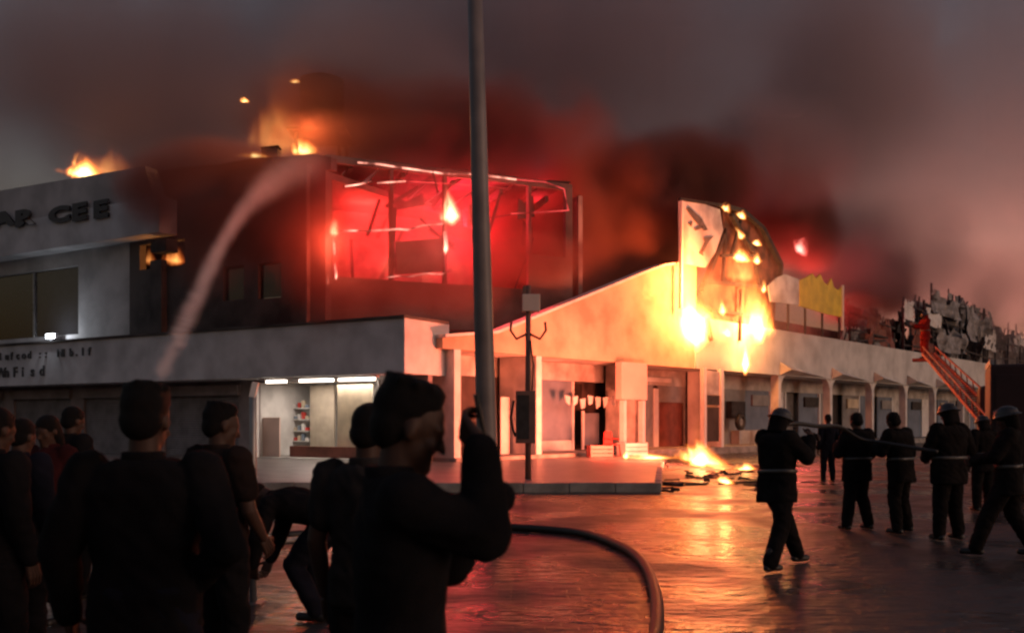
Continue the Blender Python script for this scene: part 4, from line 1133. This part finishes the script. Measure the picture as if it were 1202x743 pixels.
SKIN = mat('brown_skin', (0.055, 0.028, 0.020), 0.6, 0.15, 6.0, spec=0.3)
HAIR = mat('black_hair', (0.006, 0.005, 0.005), 0.7, 0.3, 30.0, 0.5, 260, spec=0.15)
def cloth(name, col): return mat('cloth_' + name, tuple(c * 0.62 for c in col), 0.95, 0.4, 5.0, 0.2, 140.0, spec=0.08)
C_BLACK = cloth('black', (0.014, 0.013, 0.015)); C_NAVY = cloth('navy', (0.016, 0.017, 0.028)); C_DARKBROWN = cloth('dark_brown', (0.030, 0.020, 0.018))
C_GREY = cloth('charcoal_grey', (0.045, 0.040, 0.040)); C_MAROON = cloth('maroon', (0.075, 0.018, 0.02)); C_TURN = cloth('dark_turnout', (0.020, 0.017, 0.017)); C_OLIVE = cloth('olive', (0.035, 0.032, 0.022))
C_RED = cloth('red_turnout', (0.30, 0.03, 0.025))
HELM = mat('dark_helmet', (0.030, 0.026, 0.024), 0.35, 0.2, 4.0); SHOE = mat('black_leather', (0.012, 0.011, 0.011), 0.45, 0.2, 5.0); REFL = mat('reflective_tape', (0.07, 0.065, 0.06), 0.4, 0.2, 6.0)

STAND = dict(pel=(0, 0, 0.95), che=(0, 0.01, 1.28), neck=(0, -0.015, 1.47), head=(0, 0.02, 1.615),
             shl=(-0.185, -0.01, 1.425), shr=(0.185, -0.01, 1.425), ell=(-0.25, -0.04, 1.13), elr=(0.25, -0.04, 1.13), wrl=(-0.25, 0.04, 0.87), wrr=(0.25, 0.04, 0.87),
             hpl=(-0.09, 0, 0.93), hpr=(0.09, 0, 0.93), knl=(-0.11, 0.03, 0.50), knr=(0.11, 0.03, 0.50), anl=(-0.13, 0.0, 0.09), anr=(0.13, 0.0, 0.09))
def person(loc, heading, label, pose=None, height=1.75, shirt=None, trousers=None, hairstyle='short', sleeves='short', helmet=False, vox=0.014, jacket=False,
           look=0.0, nod=0.0, skirt=False, group='onlookers', curl=0.5, hl=None, hr=None, width=1.0, skin=None, hands=True, hat=False):
    J = {k: Vector(v) for k, v in STAND.items()}
    for k, v in (pose or {}).items(): J[k] = Vector(v)
    S = height / 1.745
    e = empty('person', Matrix.Translation(loc) @ Matrix.Rotation(heading, 4, 'Z') @ Matrix.Scale(S, 4), label, 'person', group)
    e.matrix_world = Matrix.Translation(loc) @ Matrix.Rotation(heading, 4, 'Z') @ Matrix.Scale(S, 4)
    # body axes
    spine = (J['neck'] - J['pel']).normalized()
    ax = (J['shr'] - J['shl']).normalized(); ay = spine.cross(ax).normalized() * 1.0
    hx = (J['hpr'] - J['hpl']).normalized(); hy = Vector((0, 0, 1)).cross(hx).normalized()
    hy = (J['che'] - J['pel']).normalized().cross(hx).normalized()
    def torso(b, g=0.0, w=1.0):
        pel, che, nk = J['pel'], J['che'], J['neck']; wst = pel.lerp(che, 0.45); sh = J['shl'].lerp(J['shr'], 0.5)
        mid = (hx + ax).normalized(); my = (hy + ay).normalized()
        loft(b, [(pel - spine * 0.10, hx, hy, 0.125 * w + g, 0.10 + g), (pel, hx, hy, 0.165 * w + g, 0.12 + g), (wst, mid, my, 0.145 * w + g, 0.105 + g), (che, ax, ay, 0.168 * w + g, 0.122 + g),
                 (che.lerp(sh, 0.6), ax, ay, 0.175 * w + g, 0.115 + g), (sh + spine * 0.02, ax, ay, 0.15 * w + g, 0.085 + g), (nk + spine * 0.012, ax, ay, 0.075 * w + g, 0.065 + g)])
    def arm(b, s, g=0.0, upto=1.0):
        sh, el, wr = J['sh' + s], J['el' + s], J['wr' + s]
        capsule(b, sh, 0.062 + g, el, 0.045 + g)
        if upto > 0.5: capsule(b, el, 0.045 + g, el.lerp(wr, 0.4), 0.043 + g); capsule(b, el.lerp(wr, 0.4), 0.043 + g, wr, 0.029 + g)
    def leg(b, s, g=0.0, low=True):
        hp, kn, an = J['hp' + s], J['kn' + s], J['an' + s]
        capsule(b, hp + Vector((0, 0, -0.02)), 0.092 + g, kn, 0.058 + g * 1.1); 
        if low: capsule(b, kn, 0.056 + g * 1.1, kn.lerp(an, 0.35), 0.057 + g); capsule(b, kn.lerp(an, 0.35), 0.057 + g, an, 0.037 + g)
    # head basis
    hd = J['head']; up = (hd - J['neck']).normalized()
    fwd = (Matrix.Rotation(look, 3, 'Z') @ ay); fwd = (fwd - up * fwd.dot(up)).normalized()
    fwd = (fwd * math.cos(nod) - up * math.sin(nod)).normalized(); rt = fwd.cross(up).normalized(); u2 = rt.cross(fwd)
    HM = Matrix((rt, fwd, u2)).transposed()
    def H(x, y, z): return hd + HM @ Vector((x, y, z))
    b = MB()
    torso(b, 0.0, width)
    for s in 'lr': arm(b, s); leg(b, s)
    capsule(b, J['neck'] - spine * 0.04, 0.060, hd + u2 * -0.03 - fwd * 0.02, 0.054)
    ell(b, H(0, -0.008, 0.035), (0.077, 0.097, 0.092), HM); ell(b, H(0, 0.018, -0.045), (0.060, 0.070, 0.075), HM)
    ell(b, H(0, 0.070, -0.095), (0.030, 0.024, 0.022), HM)                        # chin
    capsule(b, H(0, 0.082, 0.015), 0.009, H(0, 0.108, -0.030), 0.014, 8)            # nose
    for s in (-1, 1):
        capsule(b, H(s * 0.015, 0.087, 0.022), 0.012, H(s * 0.052, 0.070, 0.022), 0.010, 8)     # brow
        ell(b, H(s * 0.030, 0.079, 0.002), (0.013, 0.010, 0.009), HM, 8, 6)        # eye
        ell(b, H(s * 0.080, -0.010, -0.005), (0.009, 0.020, 0.033), HM, 10, 8)     # ear
        ell(b, H(s * 0.042, 0.062, -0.025), (0.022, 0.02, 0.02), HM, 10, 8)        # cheek
    capsule(b, H(-0.020, 0.081, -0.064), 0.0075, H(0.020, 0.081, -0.064), 0.0075, 8); capsule(b, H(-0.017, 0.080, -0.075), 0.008, H(0.017, 0.080, -0.075), 0.008, 8)
    for s in 'lr':
        an = J['an' + s]; t = hy.copy(); t.z = 0; t.normalize()
        capsule(b, an, 0.037, an + Vector((0, 0, -0.04)) + t * 0.06, 0.036)
        capsule(b, an + Vector((0, 0, -0.05)) - t * 0.03, 0.035, an + Vector((0, 0, -0.055)) + t * 0.15, 0.028)
    me = remeshed(b, vox if vox < 0.012 else 0.014, 2)
    if hands:
        hb = MB()
        for s, spec in (('l', hl), ('r', hr)):
            wr = J['wr' + s]; fd = (wr - J['el' + s]).normalized()
            dd, nn = spec if spec else (fd, (-ax if s == 'r' else ax))
            hand(hb, wr + Vector(dd).normalized() * 0.01, dd, nn, curl, 1.0, 1 if s == 'r' else -1)
        hm = remeshed(hb, 0.0045, 1) if vox < 0.012 else None
        bm = bmesh.new(); bm.from_mesh(me)
        if hm is None:
            hm = bpy.data.meshes.new('h'); hm.from_pydata([tuple(v) for v in hb.v], [], hb.f)
        bm.from_mesh(hm); bm.to_mesh(me); bm.free(); bpy.data.meshes.remove(hm)
    mesh_child('body', me, skin or SKIN, e)
    # clothes
    b = MB(); g = 0.030 if jacket else 0.016
    torso(b, g, width)
    if jacket or True:
        pel = J['pel']; loft(b, [(pel - spine * (0.22 if jacket else 0.10), hx, hy, 0.165 * width + g, 0.125 + g), (pel + spine * 0.05, hx, hy, 0.165 * width + g, 0.12 + g)])
    for s in 'lr':
        sh, el, wr = J['sh' + s], J['el' + s], J['wr' + s]
        if sleeves == 'long':
            capsule(b, sh, 0.066 + g, el, 0.050 + g); capsule(b, el, 0.050 + g, el.lerp(wr, 0.96), 0.036 + g * 0.8)
        else:
            capsule(b, sh, 0.066 + g, sh.lerp(el, 0.62), 0.058 + g)
    sme = remeshed(b, max(vox, 0.012), 3)
    top_o = mesh_child('jacket' if jacket else 'shirt', creased(sme, 0.012 if vox < 0.012 else 0.014, height * 50), shirt or C_BLACK, e)
    b = MB(); cn = J['neck']; loft(b, [(cn - spine * 0.035, ax, ay, 0.098, 0.088), (cn + spine * 0.010 - ay * 0.006, ax, ay, 0.078, 0.074), (cn + spine * 0.045 - ay * 0.012, ax, ay, 0.074, 0.072)])
    mesh_child('collar', remeshed(b, 0.012, 2), shirt or C_BLACK, top_o)
    b = MB()
    g = 0.028 if jacket else 0.018
    loft(b, [(J['pel'] - spine * 0.13, hx, hy, 0.135 * width + g, 0.11 + g), (J['pel'] + spine * 0.07, hx, hy, 0.160 * width + g * 0.8, 0.115 + g * 0.8)])
    for s in 'lr':
        hp, kn, an = J['hp' + s], J['kn' + s], J['an' + s]
        capsule(b, hp + Vector((0, 0, -0.02)), 0.094 + g, kn, 0.064 + g); capsule(b, kn, 0.064 + g, an + (kn - an).normalized() * 0.01, 0.050 + g)
    if skirt:
        loft(b, [((J['anl'] + J['anr']) / 2 + Vector((0, 0, 0.12)), hx, hy, 0.26, 0.2), (J['pel'], hx, hy, 0.18, 0.15)])
    mesh_child('skirt' if skirt else 'trousers', creased(remeshed(b, max(vox, 0.012), 3), 0.013, height * 31), trousers or C_BLACK, e)
    for s in 'lr':
        b = MB(); an = J['an' + s]; t = hy.copy(); t.z = 0; t.normalize()
        z = an.z - 0.085
        p0 = Vector((an.x, an.y, z)); 
        capsule(b, p0 - t * 0.05 + Vector((0, 0, 0.040)), 0.042, p0 + t * 0.15 + Vector((0, 0, 0.034)), 0.036); capsule(b, p0 + Vector((0, 0, 0.06)), 0.046, an + Vector((0, 0, 0.04 if not jacket else 0.12)), 0.048)
        mesh_child('shoe', remeshed(b, 0.012, 2), SHOE, e)
    # hair or helmet
    b = MB()
    if helmet:
        ell(b, H(0, -0.008, 0.060), (0.112, 0.135, 0.100), HM); loft(b, [(H(0, -0.02, 0.030), rt, fwd, 0.128, 0.165), (H(0, -0.015, 0.048), rt, fwd, 0.120, 0.150)])
        capsule(b, H(0, -0.12, 0.10), 0.018, H(0, 0.11, 0.12), 0.018)
        mesh_child('helmet', remeshed(b, 0.010, 2), HELM, e)
        b = MB(); loft(b, [(H(0, -0.05, -0.13), rt, fwd, 0.105, 0.075), (H(0, -0.045, 0.03), rt, fwd, 0.100, 0.085)])
        mesh_child('neck_guard', remeshed(b, 0.012, 2), shirt or C_TURN, e)
    else:
        if hairstyle == 'short':
            ell(b, H(0, -0.020, 0.050), (0.084, 0.104, 0.095), HM); ell(b, H(0, -0.050, -0.005), (0.078, 0.068, 0.075), HM)
            for k in range(26):
                a = k * 2.4; r_ = 0.080 * math.sqrt(k / 26 + .1); ell(b, H(r_ * math.cos(a) * .8, -0.02 + r_ * math.sin(a), 0.125 - r_ * 0.35 + 0.008 * math.sin(k * 5)), (0.016, 0.018, 0.014), HM, 8, 6)
        elif hairstyle == 'flat':
            ell(b, H(0, -0.036, 0.058), (0.086, 0.098, 0.086), HM); ell(b, H(0, -0.058, 0.0), (0.080, 0.066, 0.080), HM)
            loft(b, [(H(0, -0.03, 0.075), rt, fwd, 0.083, 0.096), (H(0, -0.026, 0.125), rt, fwd, 0.074, 0.092), (H(0, -0.026, 0.146), rt, fwd, 0.048, 0.066)])
            for k in range(40):
                a = k * 2.4; r_ = 0.098 * math.sqrt(k / 40 + .05); ell(b, H(r_ * math.cos(a) * .85, -0.028 + r_ * math.sin(a) * .9, 0.136 - r_ * 0.12 + 0.008 * math.sin(k * 3.7)), (0.013, 0.013, 0.012), HM, 8, 6)
        elif hairstyle == 'long':
            ell(b, H(0, -0.022, 0.048), (0.090, 0.108, 0.095), HM); loft(b, [(H(0, -0.085, -0.22), rt, fwd, 0.060, 0.035), (H(0, -0.07, -0.08), rt, fwd, 0.088, 0.060), (H(0, -0.04, 0.03), rt, fwd, 0.086, 0.080)])
        mesh_child('hair', remeshed(b, 0.009, 3), HAIR, e)
        if hat: pass
    if jacket:
        for nm, q in (('reflective_band', 0.30),):
            c = J['pel'].lerp(J['che'], 0.35); b = MB()
            loft(b, [(c - spine * 0.02, hx, hy, 0.165 * width + 0.037, 0.118 + 0.037), (c + spine * 0.02, hx, hy, 0.165 * width + 0.037, 0.118 + 0.037)], 24)
            b.build(nm, REFL, top_o, True)
    return e

# ---- onlookers near the camera
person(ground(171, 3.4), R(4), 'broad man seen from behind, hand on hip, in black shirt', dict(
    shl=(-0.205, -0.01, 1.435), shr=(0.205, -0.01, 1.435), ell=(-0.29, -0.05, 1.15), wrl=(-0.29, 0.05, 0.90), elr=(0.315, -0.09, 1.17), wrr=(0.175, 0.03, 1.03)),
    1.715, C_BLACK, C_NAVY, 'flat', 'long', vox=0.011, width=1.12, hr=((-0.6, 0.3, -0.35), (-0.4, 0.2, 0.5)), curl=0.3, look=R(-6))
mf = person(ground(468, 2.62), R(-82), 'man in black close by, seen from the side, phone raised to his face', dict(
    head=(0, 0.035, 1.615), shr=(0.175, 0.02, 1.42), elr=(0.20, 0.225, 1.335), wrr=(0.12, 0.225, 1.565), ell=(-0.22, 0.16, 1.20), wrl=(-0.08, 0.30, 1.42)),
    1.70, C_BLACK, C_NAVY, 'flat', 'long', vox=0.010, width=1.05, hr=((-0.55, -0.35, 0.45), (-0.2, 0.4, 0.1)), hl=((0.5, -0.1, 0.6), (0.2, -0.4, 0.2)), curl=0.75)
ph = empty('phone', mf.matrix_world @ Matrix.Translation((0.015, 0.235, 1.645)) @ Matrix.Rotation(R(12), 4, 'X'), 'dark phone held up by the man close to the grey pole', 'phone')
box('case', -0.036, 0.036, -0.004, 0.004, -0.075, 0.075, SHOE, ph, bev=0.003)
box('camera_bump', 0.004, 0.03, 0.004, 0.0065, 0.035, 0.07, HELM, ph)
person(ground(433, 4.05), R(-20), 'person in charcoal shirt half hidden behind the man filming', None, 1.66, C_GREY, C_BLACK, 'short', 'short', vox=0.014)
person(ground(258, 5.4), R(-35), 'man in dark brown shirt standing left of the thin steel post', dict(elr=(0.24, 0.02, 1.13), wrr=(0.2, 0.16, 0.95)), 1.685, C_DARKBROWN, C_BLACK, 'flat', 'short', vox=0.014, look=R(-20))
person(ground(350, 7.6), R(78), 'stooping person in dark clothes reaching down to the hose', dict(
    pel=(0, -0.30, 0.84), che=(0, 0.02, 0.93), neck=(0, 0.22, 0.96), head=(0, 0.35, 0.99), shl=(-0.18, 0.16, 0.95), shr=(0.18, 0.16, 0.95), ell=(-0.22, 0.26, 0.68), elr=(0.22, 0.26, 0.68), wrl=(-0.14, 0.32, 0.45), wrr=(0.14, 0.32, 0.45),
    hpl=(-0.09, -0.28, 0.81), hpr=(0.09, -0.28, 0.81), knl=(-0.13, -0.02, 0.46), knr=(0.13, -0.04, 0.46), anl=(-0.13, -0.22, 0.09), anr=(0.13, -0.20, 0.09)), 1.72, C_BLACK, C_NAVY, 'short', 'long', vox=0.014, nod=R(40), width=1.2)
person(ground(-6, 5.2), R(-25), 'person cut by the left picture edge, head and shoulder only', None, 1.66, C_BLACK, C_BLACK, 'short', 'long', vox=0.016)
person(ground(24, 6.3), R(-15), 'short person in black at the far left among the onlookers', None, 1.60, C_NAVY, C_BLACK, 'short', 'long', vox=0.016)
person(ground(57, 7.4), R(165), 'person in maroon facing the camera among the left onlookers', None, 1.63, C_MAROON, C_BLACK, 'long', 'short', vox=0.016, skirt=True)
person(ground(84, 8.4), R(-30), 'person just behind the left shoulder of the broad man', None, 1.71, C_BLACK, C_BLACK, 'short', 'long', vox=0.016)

# ---- firefighters
FG = 'firefighters on the road'
person(ground(912, 10.1), R(-58), 'firefighter striding on the wet road with a hose under the arm', dict(
    neck=(0, 0.02, 1.46), head=(0, 0.06, 1.60), elr=(0.30, 0.14, 1.22), wrr=(0.20, 0.30, 1.42), ell=(-0.24, 0.20, 1.24), wrl=(0.06, 0.42, 1.40), hpl=(-0.09, 0, 0.92), knl=(-0.15, 0.28, 0.54), anl=(-0.17, 0.52, 0.10), knr=(0.14, -0.08, 0.49), anr=(0.16, -0.28, 0.10)),
    1.72, C_TURN, C_TURN, helmet=True, width=1.2, sleeves='long', jacket=True, group=FG, look=R(10), curl=1.0)
person(ground(1006, 13.7), R(20), 'firefighter with legs apart, nearest to the striding one', dict(elr=(0.30, 0.04, 1.15), wrr=(0.30, 0.2, 1.0), ell=(-0.27, 0.08, 1.15), wrl=(-0.12, 0.30, 1.26), anl=(-0.19, 0, .09), anr=(0.20, -.02, .09)), 1.70, C_TURN, C_TURN, 'short', 'long', jacket=True, width=1.2, group=FG, curl=0.9)
person(ground(1057, 13.3), R(35), 'firefighter leaning left, between the two others standing in the road', dict(neck=(-0.06, 0.03, 1.46), head=(-0.09, 0.06, 1.60), shl=(-0.23, 0.03, 1.41), shr=(0.135, 0, 1.425), elr=(0.24, 0.0, 1.13), wrr=(0.26, 0.14, .93), ell=(-0.28, .12, 1.17), wrl=(-.1, .33, 1.22),
    anl=(-0.16, -.05, .09), anr=(0.26, .05, .09), knr=(.17, .08, .5)), 1.72, C_TURN, C_TURN, 'short', 'long', jacket=True, width=1.15, group=FG, curl=0.9)
person(ground(1114, 12.5), R(15), 'tallest firefighter in a helmet, standing at the left of the truck', dict(elr=(0.30, -0.02, 1.16), wrr=(0.26, 0.15, 0.98), ell=(-0.27, 0.05, 1.15), wrl=(-0.16, 0.25, 1.05), anl=(-0.15, 0, .09), anr=(0.16, .02, .09)), 1.80, C_TURN, C_TURN, helmet=True, sleeves='long', jacket=True, group=FG, width=1.25, curl=0.9)
person(ground(1184, 11.0), R(60), 'firefighter stepping left before the dark truck body', dict(knl=(-0.11, 0.20, 0.52), anl=(-0.13, 0.34, 0.10), knr=(0.11, -0.04, 0.49), anr=(0.13, -0.26, 0.10), ell=(-0.24, 0.14, 1.18), wrl=(-0.1, 0.36, 1.12)), 1.74, C_TURN, C_TURN, helmet=True, sleeves='long', jacket=True, group=FG, width=1.2, curl=0.9)
person(ground(1154, 16.5), R(10), 'distant firefighter between the tall one and the truck', None, 1.66, C_TURN, C_TURN, helmet=True, sleeves='long', jacket=True, group=FG, vox=0.018)
person(ground(972, 24.0), R(10), 'figure in dark blue behind the hose carried by the striding firefighter', None, 1.74, C_NAVY, C_NAVY, 'short', 'long', group=FG, vox=0.018)
fr_ = at(1086, 421, 36.3)
person(fr_, R(95), 'firefighter in red standing high on the truck ladder, aiming a nozzle left', dict(elr=(0.22, 0.16, 1.22), wrr=(0.08, 0.40, 1.20), ell=(-0.24, 0.12, 1.20), wrl=(-0.08, 0.42, 1.24), anl=(-.16, .05, .09), anr=(.16, -.05, .09)), 1.78, C_RED, C_RED, helmet=True, sleeves='long', jacket=True, group=FG, vox=0.016, curl=1.0)
nz = MB().tube([fr_ + Vector((-0.25, 0, 1.22)), fr_ + Vector((-0.62, -0.04, 1.25)), fr_ + Vector((-0.80, -0.06, 1.27))], [0.035, 0.03, 0.022], 10)
tag(nz.build('hose_nozzle', CHAR, None, True), 'black nozzle in the hands of the firefighter on the ladder', 'nozzle')
h3 = MB().tube(spline([at(916, 499, 10.55), at(935, 497, 10.7), at(960, 500, 11.2), at(986, 501, 12.6), at(1010, 515, 13.0), at(1040, 520, 12.9), at(1100, 530, 12.2)]), 0.026, 10)
tag(h3.build('carried_hose', HOSE, None, True), 'black hose carried at shoulder height between the firefighters', 'hose')

# ================================================================== WATER JET
WAT = smoke_mat('water_spray', (0.95, 0.93, 0.92), (0.6, 0.6, 0.6), 1.0, 0.0)
def jet(name, path, rads, dens, label, vox, seed):
    P = spline(path, 9); k = len(P); Rr = []
    for i in range(k):
        t = i / (k - 1) * (len(rads) - 1); a = min(int(t), len(rads) - 2); Rr.append((rads[a] + (rads[a + 1] - rads[a]) * (t - a), dens[a] + (dens[a + 1] - dens[a]) * (t - a)))
    bl = []
    for i in range(k):
        st = (P[min(i + 1, k - 1)] - P[max(i - 1, 0)]) * 0.5
        r, dn = Rr[i]; ln = st.length
        bl.append((P[i], (r + abs(st.x) * 0.6, r + abs(st.y) * 0.9, r + abs(st.z) * 0.6), dn))
    lo = tuple(min(p[a] for p in P) - 1.0 for a in range(3)); hi = tuple(max(p[a] for p in P) + 1.0 for a in range(3))
    res = tuple(max(8, int((hi[a] - lo[a]) / vox)) for a in range(3))
    o = smoke_volume(name, lo, hi, res, bl, WAT, label, nscale=3.0, warp=0.10, seed=seed, rag=0.8, edge=1.4, soft=1.0)
    tag(o, label, 'water jet'); o['kind'] = 'thing'
    return o
jet('water_jet', [at(x, y, Y) for x, y, Y in ((190, 440, 11), (208, 400, 14), (236, 338, 19), (262, 284, 24), (292, 240, 27.5), (328, 208, 30), (368, 188, 31.0))],
    [0.02, 0.035, 0.07, 0.14, 0.34, 0.72, 1.0], [6.0, 5.0, 3.2, 1.6, 0.55, 0.20, 0.07], 'white water jet arcing from the crowd onto the burning roof', 0.07, 3.0)

# ================================================================== CHARRED SCRAPS ON THE ROAD
rd = random.Random(21); b = MB()
for k in range(90):
    px = rd.gauss(845, 45); Y = rd.uniform(21, 34); c = ground(px, Y, 0.0); a = rd.uniform(0, 3.1); l_ = rd.uniform(0.06, 0.4); w_ = rd.uniform(0.03, 0.12); h_ = rd.uniform(0.015, 0.06)
    u = Vector((math.cos(a), math.sin(a), 0)); q = Vector((-u.y, u.x, 0))
    b.add([c - u * l_ - q * w_, c + u * l_ * .8 - q * w_ * .6, c + u * l_ + q * w_, c - u * l_ * .7 + q * w_] + [p_ + Vector((0, 0, h_ * rd.uniform(.5, 1.4))) for p_ in (c - u * l_ * .9 - q * w_ * .8, c + u * l_ * .7 - q * w_ * .5, c + u * l_ * .8 + q * w_ * .8, c - u * l_ * .6 + q * w_ * .9)], BF)
tag(b.build('debris', CHAR), 'charred scraps scattered on the road around the ground fire', 'debris', kind='stuff')
